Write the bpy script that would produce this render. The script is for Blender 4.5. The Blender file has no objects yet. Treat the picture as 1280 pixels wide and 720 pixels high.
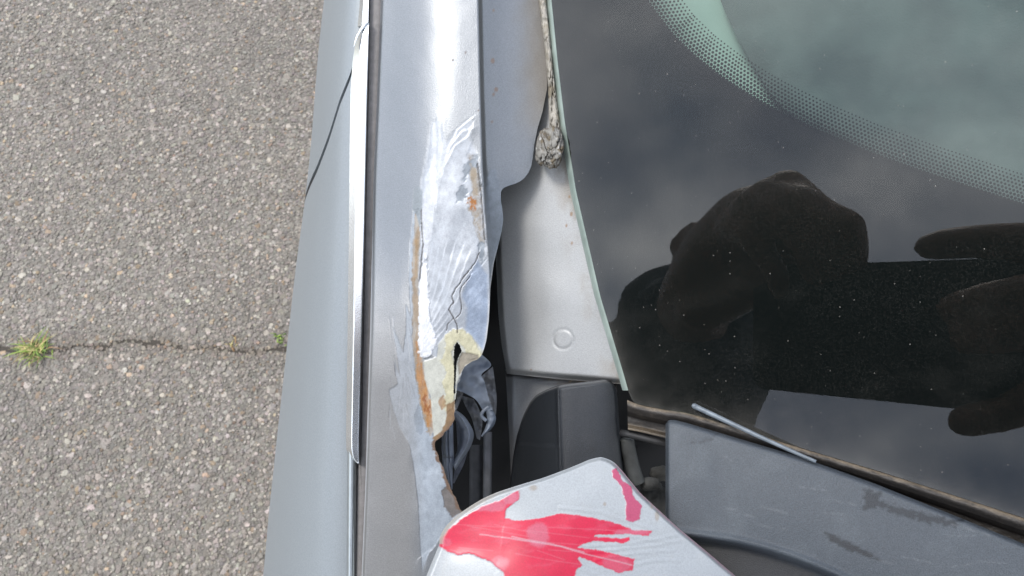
import bpy, bmesh, math, random
import numpy as np
from mathutils import Vector

R_ = math.radians
# ------------------------------------------------------------------ camera, sky, sun, exposure
scene = bpy.context.scene
CAM_H = 1.24
TILT = R_(25)
CT, ST = math.cos(TILT), math.sin(TILT)
FPX = 1000.0                      # focal length in pixels of the 1280 wide frame
cam_data = bpy.data.cameras.new("camera")
cam = bpy.data.objects.new("camera", cam_data)
scene.collection.objects.link(cam)
cam.location = (0, 0, CAM_H)
cam.rotation_euler = (TILT, 0, 0)
cam_data.sensor_width = 36.0
cam_data.lens = 36.0 * FPX / 1280.0
cam_data.clip_start = 0.004
cam_data.clip_end = 500.0
cam_data.dof.use_dof = True
cam_data.dof.focus_distance = 0.25
cam_data.dof.aperture_fstop = 46.0
scene.camera = cam

SUN_DIR = Vector((-0.46, 0.16, 0.87)).normalized()     # towards the sun
sun_el = math.asin(SUN_DIR.z)
sun_az = math.atan2(SUN_DIR.x, SUN_DIR.y)
world = bpy.data.worlds.new("World")
scene.world = world
world.use_nodes = True
wn, wl = world.node_tree.nodes, world.node_tree.links
wn.clear()
w_out = wn.new("ShaderNodeOutputWorld")
w_bg = wn.new("ShaderNodeBackground")
w_sky = wn.new("ShaderNodeTexSky")
w_sky.sky_type = 'NISHITA'
w_sky.sun_disc = False
w_sky.sun_elevation = sun_el
w_sky.sun_rotation = sun_az
w_tc = wn.new("ShaderNodeTexCoord")
w_map = wn.new("ShaderNodeMapping")
w_map.inputs['Location'].default_value = (0.35, 0.2, 0.0)
w_noise = wn.new("ShaderNodeTexNoise")
w_noise.inputs['Scale'].default_value = 2.2
w_noise.inputs['Detail'].default_value = 6.0
w_noise.inputs['Roughness'].default_value = 0.55
w_ramp = wn.new("ShaderNodeValToRGB")
w_ramp.color_ramp.elements[0].position = 0.36
w_ramp.color_ramp.elements[1].position = 0.66
w_cloud = wn.new("ShaderNodeTexNoise")
w_cloud.inputs['Scale'].default_value = 3.4
w_cloud.inputs['Detail'].default_value = 4.0
w_cr = wn.new("ShaderNodeValToRGB")
w_cr.color_ramp.elements[0].color = (3.9, 4.8, 6.4, 1)
w_cr.color_ramp.elements[0].position = 0.3
w_cr.color_ramp.elements[1].color = (26.0, 25.8, 25.4, 1)
w_cr.color_ramp.elements[1].position = 0.7
w_mix = wn.new("ShaderNodeMix")
w_mix.data_type = 'RGBA'
wl.new(w_tc.outputs['Generated'], w_map.inputs['Vector'])
wl.new(w_map.outputs['Vector'], w_noise.inputs['Vector'])
wl.new(w_map.outputs['Vector'], w_cloud.inputs['Vector'])
wl.new(w_noise.outputs['Fac'], w_ramp.inputs['Fac'])
wl.new(w_cloud.outputs['Fac'], w_cr.inputs['Fac'])
wl.new(w_ramp.outputs['Color'], w_mix.inputs['Factor'])
wl.new(w_sky.outputs['Color'], w_mix.inputs['A'])
wl.new(w_cr.outputs['Color'], w_mix.inputs['B'])
wl.new(w_mix.outputs['Result'], w_bg.inputs['Color'])
w_bg.inputs['Strength'].default_value = 0.10
wl.new(w_bg.outputs['Background'], w_out.inputs['Surface'])

sun_data = bpy.data.lights.new("sun", 'SUN')
sun_data.energy = 1.0
sun_data.angle = R_(16)
sun_data.color = (1.0, 0.96, 0.9)
sun = bpy.data.objects.new("sun", sun_data)
scene.collection.objects.link(sun)
sun.rotation_euler = (-SUN_DIR).to_track_quat('-Z', 'Y').to_euler()

scene.view_settings.view_transform = 'Standard'
scene.view_settings.look = 'None'
scene.view_settings.exposure = 1.08
scene.view_settings.gamma = 1.0
try:
    scene.cycles.use_denoising = True
    scene.cycles.max_bounces = 10
    scene.cycles.transparent_max_bounces = 16
    scene.cycles.caustics_reflective = False
    scene.cycles.caustics_refractive = False
except Exception:
    pass

rng = np.random.default_rng(7)
random.seed(7)
CAMP = np.array([0.0, 0.0, CAM_H])
ROT = np.array([[1, 0, 0], [0, CT, -ST], [0, ST, CT]])


def lin(r, g, b, k=1.0):
    f = lambda c: ((c / 255 + 0.055) / 1.055) ** 2.4 if c > 10 else c / 255 / 12.92
    return np.array([f(r) * k, f(g) * k, f(b) * k])


def c2w(p):
    return np.asarray(p, float) @ ROT.T + CAMP


def at(x, y, d):
    """the world point seen at frame position x, y lying d metres deep"""
    x, y, d = np.broadcast_arrays(np.asarray(x, float), np.asarray(y, float), np.asarray(d, float))
    return c2w(np.stack([(x - 640) / FPX * d, (360 - y) / FPX * d, -d], -1))


# the windscreen lies in one plane: normal GN (camera axes), GD metres from the lens
_f = np.array([0.47, -0.01, -1.0])
GN = -_f / np.linalg.norm(_f)
GD = 0.237


def glass_d(x, y):
    x = np.asarray(x, float)
    y = np.asarray(y, float)
    return -GD / (GN[0] * (x - 640) / FPX + GN[1] * (360 - y) / FPX - GN[2])


def unmirror(px, py, z):
    """the point (world) at camera height z whose image in the windscreen falls on px, py"""
    r = np.array([(px - 640) / FPX, (360 - py) / FPX, -1.0])
    nr = GN @ r
    t = -(z + 2 * GD * GN[2]) / (1 + 2 * nr * GN[2])
    p = t * r
    p = p - 2 * (GN @ p + GD) * GN
    return c2w(p)


# ------------------------------------------------------------------ numeric helpers
def smooth(a, b, x):
    t = np.clip((x - a) / (b - a), 0, 1)
    return t * t * (3 - 2 * t)


def lerp(a, b, t):
    return a + (b - a) * t


def curve(pts, key=0, soft=0.0):
    """pts: list of (parameter, value); piecewise linear, smoothed by soft"""
    pts = sorted(pts)
    xs = np.array([p[0] for p in pts], float)
    vs = np.array([p[1] for p in pts], float)
    if soft <= 0:
        return lambda q: np.interp(q, xs, vs)
    offs = np.linspace(-1.5, 1.5, 13)
    w = np.exp(-offs ** 2)
    w /= w.sum()

    def ext(q):
        v = np.interp(q, xs, vs)
        v = np.where(q < xs[0], vs[0] + (q - xs[0]) * (vs[1] - vs[0]) / (xs[1] - xs[0]), v)
        v = np.where(q > xs[-1], vs[-1] + (q - xs[-1]) * (vs[-1] - vs[-2]) / (xs[-1] - xs[-2]), v)
        return v
    return lambda q: sum(wi * ext(np.asarray(q, float) + o * soft) for wi, o in zip(w, offs))


_lat = {}


def vnoise(x, y, seed=0):
    """value noise, -1..1"""
    if seed not in _lat:
        _lat[seed] = np.random.default_rng(1000 + seed).uniform(-1, 1, (257, 257))
    L = _lat[seed]
    x = np.asarray(x, float) + 1000.0
    y = np.asarray(y, float) + 1000.0
    xi, yi = np.floor(x).astype(int), np.floor(y).astype(int)
    fx, fy = x - xi, y - yi
    fx = fx ** 3 * (fx * (6 * fx - 15) + 10)
    fy = fy ** 3 * (fy * (6 * fy - 15) + 10)
    a, b = xi % 256, yi % 256
    return lerp(lerp(L[a, b], L[a + 1, b], fx), lerp(L[a, b + 1], L[a + 1, b + 1], fx), fy)


def fbm(x, y, seed=0, octv=4):
    v, amp, s = 0, 1.0, 0
    for k in range(octv):
        a = 0.55 + 0.9 * k
        v = v + amp * vnoise((x * math.cos(a) - y * math.sin(a)) * 2 ** k, (x * math.sin(a) + y * math.cos(a)) * 2 ** k, seed + k)
        s += amp
        amp *= 0.55
    return v / s


def seg_dist(X, Y, pts):
    """distance to an open polyline, and signed side of the nearest segment"""
    best = np.full(X.shape, 1e9)
    side = np.zeros(X.shape)
    for (x0, y0), (x1, y1) in zip(pts[:-1], pts[1:]):
        dx, dy = x1 - x0, y1 - y0
        t = np.clip(((X - x0) * dx + (Y - y0) * dy) / (dx * dx + dy * dy + 1e-12), 0, 1)
        d = np.hypot(X - x0 - t * dx, Y - y0 - t * dy)
        s = (X - x0) * dy - (Y - y0) * dx
        m = d < best
        best = np.where(m, d, best)
        side = np.where(m, np.sign(s), side)
    return best, side


def poly_sdf(X, Y, poly):
    """signed distance (pixels), positive inside"""
    ins = np.zeros(X.shape, bool)
    best = np.full(X.shape, 1e9)
    n = len(poly)
    for i in range(n):
        x0, y0 = poly[i]
        x1, y1 = poly[(i + 1) % n]
        dx, dy = x1 - x0, y1 - y0
        t = np.clip(((X - x0) * dx + (Y - y0) * dy) / (dx * dx + dy * dy + 1e-12), 0, 1)
        best = np.minimum(best, np.hypot(X - x0 - t * dx, Y - y0 - t * dy))
        c = ((y0 > Y) != (y1 > Y)) & (X < dx * (Y - y0) / (dy if dy else 1e-9) + x0)
        ins ^= c
    return np.where(ins, best, -best)


# ------------------------------------------------------------------ object helpers
COL = scene.collection


def tag(o, label=None, cat=None, group=None, kind=None):
    if label:
        o['label'] = label
    if cat:
        o['category'] = cat
    if group:
        o['group'] = group
    if kind:
        o['kind'] = kind
    return o


def empty(name, loc=(0, 0, 0)):
    o = bpy.data.objects.new(name, None)
    COL.objects.link(o)
    o.location = loc
    o.empty_display_size = 0.05
    return o


def put(name, me, mat, parent=None):
    o = bpy.data.objects.new(name, me)
    COL.objects.link(o)
    if mat is not None:
        me.materials.append(mat)
    if parent is not None:
        o.parent = parent
        q = parent
        off = Vector((0, 0, 0))
        while q is not None:
            off += q.location
            q = q.parent
        o.matrix_parent_inverse.identity()
        o.location = -off
    return o


def mesh_np(name, V, faces, col=None, prm=None, smooth_=True):
    """V (n,3); faces: list of (m,k) int arrays"""
    me = bpy.data.meshes.new(name)
    V = np.ascontiguousarray(V, dtype=np.float32)
    me.vertices.add(len(V))
    me.vertices.foreach_set('co', V.ravel())
    loops = np.concatenate([f.ravel() for f in faces]).astype(np.int32)
    counts = np.concatenate([np.full(len(f), f.shape[1]) for f in faces])
    starts = np.concatenate([[0], np.cumsum(counts)[:-1]]).astype(np.int32)
    me.loops.add(len(loops))
    me.loops.foreach_set('vertex_index', loops)
    me.polygons.add(len(counts))
    me.polygons.foreach_set('loop_start', starts)
    me.polygons.foreach_set('use_smooth', np.full(len(counts), smooth_, dtype=bool))
    me.update(calc_edges=True)
    for nm, arr in (('col', col), ('prm', prm)):
        if arr is None:
            continue
        a = me.attributes.new(nm, 'FLOAT_COLOR', 'POINT')
        arr = np.asarray(arr, float)
        if arr.shape[1] == 3:
            arr = np.hstack([arr, np.ones((len(arr), 1))])
        a.data.foreach_set('color', arr.astype(np.float32).ravel())
    me.validate()
    return me


def grid_solid(name, P, mat, parent, thick=0.001, col=None, prm=None, drop=None, along='ray', flip=False):
    """P (R,C,3): a sheet of points made into a closed body of the given thickness.
    drop: (R-1,C-1) mask of cells cut out as holes"""
    Rn, Cn = P.shape[:2]
    if along == 'ray':
        d = P - CAMP
        d /= np.linalg.norm(d, axis=-1, keepdims=True)
    else:
        gu = np.gradient(P, axis=0)
        gv = np.gradient(P, axis=1)
        d = np.cross(gu, gv)
        d /= np.linalg.norm(d, axis=-1, keepdims=True) + 1e-12
        if along == 'normal-':
            d = -d
    B = P + d * thick
    n = Rn * Cn
    idx = np.arange(n).reshape(Rn, Cn)
    q = np.stack([idx[:-1, :-1], idx[:-1, 1:], idx[1:, 1:], idx[1:, :-1]], -1)
    keep = np.ones((Rn - 1, Cn - 1), bool) if drop is None else ~drop
    top = q[keep]
    bot = top[:, ::-1] + n
    # boundary edges of kept cells
    kp = np.pad(keep, 1)
    walls = []
    for (di, dj, a, b) in ((-1, 0, 0, 1), (0, 1, 1, 2), (1, 0, 2, 3), (0, -1, 3, 0)):
        nb = kp[1 + di:Rn + di, 1 + dj:Cn + dj]
        m = keep & ~nb
        walls.append(np.stack([q[m][:, a], q[m][:, b]], -1))
    W = np.concatenate(walls)
    used, inv = np.unique(W, return_inverse=True)
    inv = inv.reshape(W.shape)
    k = len(used)
    Pf, Bf = P.reshape(-1, 3), B.reshape(-1, 3)
    V = np.concatenate([Pf, Bf, Pf[used], Bf[used]])
    w0 = 2 * n + inv
    wf = np.stack([w0[:, 1], w0[:, 0], w0[:, 0] + k, w0[:, 1] + k], -1)
    fl = [top, bot, wf]
    # orient so that the tops face away from the thickness direction
    t0 = top[len(top) // 2]
    nrm = np.cross(Pf[t0[1]] - Pf[t0[0]], Pf[t0[3]] - Pf[t0[0]])
    if nrm @ d.reshape(-1, 3)[t0[0]] > 0:
        fl = [f[:, ::-1] for f in fl]

    def ex(a):
        if a is None:
            return None
        a = a.reshape(n, -1)
        return np.concatenate([a, a, a[used], a[used]])
    me = mesh_np(name, V, fl, ex(col), ex(prm))
    # drop unreferenced points
    bm = bmesh.new()
    bm.from_mesh(me)
    loose = [v for v in bm.verts if not v.link_faces]
    if loose:
        bmesh.ops.delete(bm, geom=loose, context='VERTS')
        bm.to_mesh(me)
    bm.free()
    return put(name, me, mat, parent)


def widen(P, length=0.95, n=14, fall=0.30):
    """carries a sheet on to the far side of the car, easing towards level"""
    last, prev = P[:, -1], P[:, -2]
    sl = (last[:, 2] - prev[:, 2]) / np.maximum(np.abs(last[:, 0] - prev[:, 0]), 1e-6)
    sl = np.clip(sl.mean(), -0.5, 0.5)
    sy = -0.30
    cols = []
    for k in range(1, n + 1):
        dx = length * (k / n) ** 1.4
        e = fall * (1 - math.exp(-dx / fall))
        c = last.copy()
        c[:, 0] += dx
        c[:, 1] += sy * e
        c[:, 2] += sl * e * (1 - 0.5 * dx / length)
        cols.append(c)
    return np.concatenate([P, np.stack(cols, 1)], 1)


def wide(a, n=14):
    return np.concatenate([a, np.repeat(a[:, -1:], n, 1)], 1)


def rows_xy(ys, XL, XR, nc):
    ys = np.asarray(ys, float)
    t = np.linspace(0, 1, nc)[None, :]
    xl, xr = XL(ys)[:, None], XR(ys)[:, None]
    return lerp(xl, xr, t), np.repeat(ys[:, None], nc, 1)


def flat(shape, c):
    return np.broadcast_to(np.asarray(c, float), shape + (len(c),)).copy()


def blend(col, m, c):
    m = np.clip(m, 0, 1)[..., None]
    return col * (1 - m) + np.asarray(c, float) * m


class MB:
    """collects simple shapes into one mesh"""
    def __init__(self):
        self.bm = bmesh.new()

    def tube(self, pts, rad, seg=12, cap=True):
        pts = [Vector(p) for p in pts]
        if not hasattr(rad, '__len__'):
            rad = [rad] * len(pts)
        rings = []
        up = None
        for i, p in enumerate(pts):
            a = pts[max(i - 1, 0)]
            b = pts[min(i + 1, len(pts) - 1)]
            t = (b - a).normalized()
            if up is None:
                up = t.orthogonal().normalized()
            up = (up - t * up.dot(t)).normalized()
            s = t.cross(up)
            rings.append([self.bm.verts.new(p + (up * math.cos(k / seg * math.tau) + s * math.sin(k / seg * math.tau)) * rad[i]) for k in range(seg)])
        for r0, r1 in zip(rings[:-1], rings[1:]):
            for k in range(seg):
                self.bm.faces.new((r0[k], r0[(k + 1) % seg], r1[(k + 1) % seg], r1[k]))
        if cap:
            self.bm.faces.new(rings[0][::-1])
            self.bm.faces.new(rings[-1])
        return self

    def capsule(self, p0, r0, p1, r1, seg=16):
        p0, p1 = Vector(p0), Vector(p1)
        t = (p1 - p0)
        t = t.normalized() if t.length > 1e-6 else Vector((0, 0, 1))
        pts, rad = [], []
        for a in (-88, -60, -30, 0):
            pts.append(p0 + t * r0 * math.sin(R_(a)))
            rad.append(r0 * math.cos(R_(a)))
        for a in (0, 30, 60, 88):
            pts.append(p1 + t * r1 * math.sin(R_(a)) + t * 1e-5)
            rad.append(r1 * math.cos(R_(a)))
        return self.tube(pts, rad, seg)

    def ball(self, c, r, seg=16, sub=3):
        m = bmesh.ops.create_icosphere(self.bm, subdivisions=sub, radius=1.0)
        for v in m['verts']:
            v.co = Vector((v.co.x * r[0], v.co.y * r[1], v.co.z * r[2])) + Vector(c)
        return self

    def build(self, name, mat, parent=None, smooth_=True):
        bmesh.ops.recalc_face_normals(self.bm, faces=self.bm.faces)
        me = bpy.data.meshes.new(name)
        self.bm.to_mesh(me)
        self.bm.free()
        if smooth_:
            me.polygons.foreach_set('use_smooth', np.ones(len(me.polygons), bool))
        return put(name, me, mat, parent)


# ------------------------------------------------------------------ materials
def new_mat(name):
    m = bpy.data.materials.new(name)
    m.use_nodes = True
    nt = m.node_tree
    nt.nodes.clear()
    out = nt.nodes.new('ShaderNodeOutputMaterial')
    return m, nt, out


def simple(name, col, rough=0.5, metal=0.0, noise=0.0, nscale=300.0, bump=0.0, bscale=2000.0, spec=0.5, coat=0.0, sss=0.0, col2=None):
    m, nt, out = new_mat(name)
    b = nt.nodes.new('ShaderNodeBsdfPrincipled')
    nt.links.new(b.outputs[0], out.inputs[0])
    b.inputs['Roughness'].default_value = rough
    b.inputs['Metallic'].default_value = metal
    b.inputs['Specular IOR Level'].default_value = spec
    b.inputs['Coat Weight'].default_value = coat
    b.inputs['Coat Roughness'].default_value = 0.08
    b.inputs['Subsurface Weight'].default_value = sss
    b.inputs['Subsurface Radius'].default_value = (0.01, 0.004, 0.002)
    tc = nt.nodes.new('ShaderNodeTexCoord')
    c = tuple(col) + (1,)
    if noise > 0 or col2 is not None:
        n = nt.nodes.new('ShaderNodeTexNoise')
        n.inputs['Scale'].default_value = nscale
        n.inputs['Detail'].default_value = 5
        nt.links.new(tc.outputs['Object'], n.inputs['Vector'])
        r = nt.nodes.new('ShaderNodeValToRGB')
        r.color_ramp.elements[0].position = 0.35
        r.color_ramp.elements[1].position = 0.68
        if col2 is None:
            r.color_ramp.elements[0].color = tuple(np.asarray(col) * (1 - noise)) + (1,)
            r.color_ramp.elements[1].color = tuple(np.asarray(col) * (1 + noise)) + (1,)
        else:
            r.color_ramp.elements[0].color = c
            r.color_ramp.elements[1].color = tuple(col2) + (1,)
        nt.links.new(n.outputs['Fac'], r.inputs['Fac'])
        nt.links.new(r.outputs['Color'], b.inputs['Base Color'])
    else:
        b.inputs['Base Color'].default_value = c
    if bump > 0:
        n2 = nt.nodes.new('ShaderNodeTexNoise')
        n2.inputs['Scale'].default_value = bscale
        n2.inputs['Detail'].default_value = 3
        nt.links.new(tc.outputs['Object'], n2.inputs['Vector'])
        bp = nt.nodes.new('ShaderNodeBump')
        bp.inputs['Strength'].default_value = bump
        bp.inputs['Distance'].default_value = 0.0003
        nt.links.new(n2.outputs['Fac'], bp.inputs['Height'])
        nt.links.new(bp.outputs[0], b.inputs['Normal'])
    return m


def attr_mat(name, grain=0.12, gscale=1800.0, bump=0.25, bscale=2600.0):
    """base colour from 'col'; 'prm' = metallic, roughness, grain amount, coat"""
    m, nt, out = new_mat(name)
    N, L = nt.nodes.new, nt.links.new
    b = N('ShaderNodeBsdfPrincipled')
    L(b.outputs[0], out.inputs[0])
    ac = N('ShaderNodeAttribute')
    ac.attribute_name = 'col'
    ap = N('ShaderNodeAttribute')
    ap.attribute_name = 'prm'
    sep = N('ShaderNodeSeparateColor')
    L(ap.outputs['Color'], sep.inputs[0])
    L(sep.outputs[0], b.inputs['Metallic'])
    L(sep.outputs[1], b.inputs['Roughness'])
    L(ap.outputs['Alpha'], b.inputs['Coat Weight'])
    b.inputs['Coat Roughness'].default_value = 0.12
    tc = N('ShaderNodeTexCoord')
    n = N('ShaderNodeTexNoise')
    n.inputs['Scale'].default_value = gscale
    n.inputs['Detail'].default_value = 2
    L(tc.outputs['Object'], n.inputs['Vector'])
    mr = N('ShaderNodeMapRange')
    mr.inputs['From Min'].default_value = 0.3
    mr.inputs['From Max'].default_value = 0.7
    mr.inputs['To Min'].default_value = 1 - grain
    mr.inputs['To Max'].default_value = 1 + grain
    L(n.outputs['Fac'], mr.inputs['Value'])
    vm = N('ShaderNodeVectorMath')
    vm.operation = 'SCALE'
    L(ac.outputs['Color'], vm.inputs[0])
    L(mr.outputs[0], vm.inputs['Scale'])
    L(vm.outputs[0], b.inputs['Base Color'])
    n2 = N('ShaderNodeTexNoise')
    n2.inputs['Scale'].default_value = bscale
    n2.inputs['Detail'].default_value = 2
    L(tc.outputs['Object'], n2.inputs['Vector'])
    bp = N('ShaderNodeBump')
    bp.inputs['Distance'].default_value = 0.0002
    mul = N('ShaderNodeMath')
    mul.operation = 'MULTIPLY'
    mul.inputs[1].default_value = bump
    L(sep.outputs[2], mul.inputs[0])
    L(mul.outputs[0], bp.inputs['Strength'])
    L(n2.outputs['Fac'], bp.inputs['Height'])
    L(bp.outputs[0], b.inputs['Normal'])
    return m


def glass_mat():
    m, nt, out = new_mat('windscreen_glass')
    N, L = nt.nodes.new, nt.links.new
    tr = N('ShaderNodeBsdfTransparent')
    tr.inputs[0].default_value = (0.68, 0.82, 0.775, 1)
    gl = N('ShaderNodeBsdfGlossy')
    gl.inputs['Roughness'].default_value = 0.012
    gl.inputs['Color'].default_value = (1, 1, 1, 1)
    fr = N('ShaderNodeFresnel')
    fr.inputs['IOR'].default_value = 1.56
    mx = N('ShaderNodeMixShader')
    L(fr.outputs[0], mx.inputs[0])
    L(tr.outputs[0], mx.inputs[1])
    L(gl.outputs[0], mx.inputs[2])
    # dust: a thin film, thicker in patches, plus single specks
    tc = N('ShaderNodeTexCoord')
    df = N('ShaderNodeBsdfDiffuse')
    df.inputs[0].default_value = (0.62, 0.58, 0.52, 1)
    n1 = N('ShaderNodeTexNoise')
    n1.inputs['Scale'].default_value = 1900
    n1.inputs['Detail'].default_value = 2
    L(tc.outputs['Object'], n1.inputs['Vector'])
    r1 = N('ShaderNodeMapRange')
    r1.inputs['From Min'].default_value = 0.45
    r1.inputs['From Max'].default_value = 0.8
    r1.inputs['To Min'].default_value = 0.001
    r1.inputs['To Max'].default_value = 0.018
    L(n1.outputs['Fac'], r1.inputs['Value'])
    n3 = N('ShaderNodeTexNoise')
    n3.inputs['Scale'].default_value = 28
    n3.inputs['Detail'].default_value = 4
    L(tc.outputs['Object'], n3.inputs['Vector'])
    r3 = N('ShaderNodeMapRange')
    r3.inputs['From Min'].default_value = 0.4
    r3.inputs['From Max'].default_value = 0.7
    r3.inputs['To Min'].default_value = 0.4
    r3.inputs['To Max'].default_value = 1.2
    L(n3.outputs['Fac'], r3.inputs['Value'])
    film = N('ShaderNodeMath')
    film.operation = 'MULTIPLY'
    L(r1.outputs[0], film.inputs[0])
    L(r3.outputs[0], film.inputs[1])
    vo = N('ShaderNodeTexVoronoi')
    vo.inputs['Scale'].default_value = 900
    L(tc.outputs['Object'], vo.inputs['Vector'])
    # speck size differs from cell to cell
    sp = N('ShaderNodeSeparateColor')
    L(vo.outputs['Color'], sp.inputs[0])
    pw = N('ShaderNodeMath')
    pw.operation = 'POWER'
    pw.inputs[1].default_value = 8.0
    L(sp.outputs[0], pw.inputs[0])
    sz = N('ShaderNodeMath')
    sz.operation = 'MULTIPLY'
    sz.inputs[1].default_value = 0.17
    L(pw.outputs[0], sz.inputs[0])
    lt = N('ShaderNodeMath')
    lt.operation = 'LESS_THAN'
    L(vo.outputs['Distance'], lt.inputs[0])
    L(sz.outputs[0], lt.inputs[1])
    sc_ = N('ShaderNodeMath')
    sc_.operation = 'MULTIPLY'
    sc_.inputs[1].default_value = 0.22
    L(lt.outputs[0], sc_.inputs[0])
    ad = N('ShaderNodeMath')
    ad.operation = 'ADD'
    ad.use_clamp = True
    L(film.outputs[0], ad.inputs[0])
    L(sc_.outputs[0], ad.inputs[1])
    da = N('ShaderNodeAttribute')
    da.attribute_name = 'col'
    ad2 = N('ShaderNodeMath')
    ad2.operation = 'ADD'
    ad2.use_clamp = True
    L(ad.outputs[0], ad2.inputs[0])
    L(da.outputs['Fac'], ad2.inputs[1])
    mx2 = N('ShaderNodeMixShader')
    L(ad2.outputs[0], mx2.inputs[0])
    L(mx.outputs[0], mx2.inputs[1])
    L(df.outputs[0], mx2.inputs[2])
    L(mx2.outputs[0], out.inputs[0])
    return m


M_PAINT = attr_mat('car_paint', grain=0.09, gscale=2400, bump=0.3, bscale=3000)
M_PLASTIC = attr_mat('moulded_plastic', grain=0.28, gscale=3400, bump=0.7, bscale=4200)
M_STONE = attr_mat('asphalt_stone', grain=0.22, gscale=420, bump=0.6, bscale=900)
M_GLASS = glass_mat()
M_FRIT = simple('black_frit', (0.006, 0.006, 0.008), rough=0.6, spec=0.1)
M_CHROME = simple('bright_trim', (0.80, 0.82, 0.84), rough=0.22, metal=1.0, noise=0.04, nscale=200, bump=0.05)
M_RUBBER = simple('black_rubber', (0.02, 0.02, 0.021), rough=0.6, noise=0.3, nscale=400, bump=0.3)
M_GASKET = simple('grey_gasket', (0.235, 0.222, 0.218), rough=0.5, noise=0.12, nscale=500, bump=0.2)
M_BLACK = simple('dark_cavity', (0.008, 0.008, 0.009), rough=0.8, noise=0.3, nscale=60)
M_EDGE = simple('glass_edge_green', (0.19, 0.235, 0.21), rough=0.3, nscale=90, col2=(0.30, 0.36, 0.325), spec=0.6)
M_BRACKET = simple('grey_blue_plastic', (0.27, 0.30, 0.35), rough=0.33, noise=0.25, nscale=120, bump=0.15, bscale=900)
M_FLAP = simple('torn_grey_foil', (0.15, 0.175, 0.215), rough=0.42, noise=0.2, nscale=150, bump=0.4, bscale=600)
M_RAIL = simple('dark_rail', (0.075, 0.077, 0.082), rough=0.5, noise=0.3, nscale=200)
M_RAIL2 = simple('grey_rail', (0.17, 0.175, 0.185), rough=0.45, noise=0.2, nscale=200)
M_LUMP = simple('dusty_foam', (0.05, 0.05, 0.048), rough=0.9, noise=0.5, nscale=140, bump=1.0, bscale=700)
M_TYRE = simple('tyre_rubber', (0.02, 0.02, 0.02), rough=0.8, noise=0.3, nscale=60, bump=0.4, bscale=300)
M_RIM = simple('alloy', (0.5, 0.51, 0.53), rough=0.35, metal=0.9)

SILVER = np.array([0.218, 0.229, 0.241])


# ================================================================== GROUND
def ground_mat():
    m, nt, out = new_mat('asphalt')
    N, L = nt.nodes.new, nt.links.new
    b = N('ShaderNodeBsdfPrincipled')
    L(b.outputs[0], out.inputs[0])
    b.inputs['Roughness'].default_value = 0.9
    tc = N('ShaderNodeTexCoord')
    v = N('ShaderNodeTexVoronoi')
    v.inputs['Scale'].default_value = 170
    L(tc.outputs['Object'], v.inputs['Vector'])
    r = N('ShaderNodeValToRGB')
    r.color_ramp.elements[0].color = (0.15, 0.136, 0.116, 1)
    r.color_ramp.elements[1].color = (0.245, 0.225, 0.195, 1)
    sp = N('ShaderNodeSeparateColor')
    L(v.outputs['Color'], sp.inputs[0])
    L(sp.outputs[0], r.inputs['Fac'])
    n = N('ShaderNodeTexNoise')
    n.inputs['Scale'].default_value = 3
    n.inputs['Detail'].default_value = 6
    L(tc.outputs['Object'], n.inputs['Vector'])
    mr = N('ShaderNodeMapRange')
    mr.inputs['To Min'].default_value = 0.75
    mr.inputs['To Max'].default_value = 1.2
    L(n.outputs['Fac'], mr.inputs['Value'])
    vm = N('ShaderNodeVectorMath')
    vm.operation = 'SCALE'
    L(r.outputs['Color'], vm.inputs[0])
    L(mr.outputs[0], vm.inputs['Scale'])
    L(vm.outputs[0], b.inputs['Base Color'])
    bp = N('ShaderNodeBump')
    bp.inputs['Strength'].default_value = 0.6
    bp.inputs['Distance'].default_value = 0.003
    L(v.outputs['Distance'], bp.inputs['Height'])
    L(bp.outputs[0], b.inputs['Normal'])
    return m


def on_ground(px, py):
    r = np.array([(px - 640) / FPX, (360 - py) / FPX, -1.0]) @ ROT.T
    return CAMP + r * (-CAM_H / r[2])


me = mesh_np('asphalt_ground', np.array([[-80, -80, 0], [80, -80, 0], [80, 80, 0], [-80, 80, 0]]), [np.array([[0, 1, 2, 3]])])
ground = put('asphalt_ground', me, ground_mat())
tag(ground, kind='structure')

crack_px = [(-120, 438), (-40, 433), (5, 436), (60, 441), (100, 432), (130, 434), (158, 425), (185, 430), (212, 428), (232, 438), (262, 434), (286, 437), (310, 441), (345, 436), (400, 440)]
crack = np.array([on_ground(*p)[:2] for p in crack_px])
# a wobble finer than the control points
cf = []
for a, b in zip(crack[:-1], crack[1:]):
    for t in np.linspace(0, 1, 8)[:-1]:
        cf.append(a + (b - a) * t + rng.normal(0, 0.0012, 2))
crack = np.array(cf)


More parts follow.
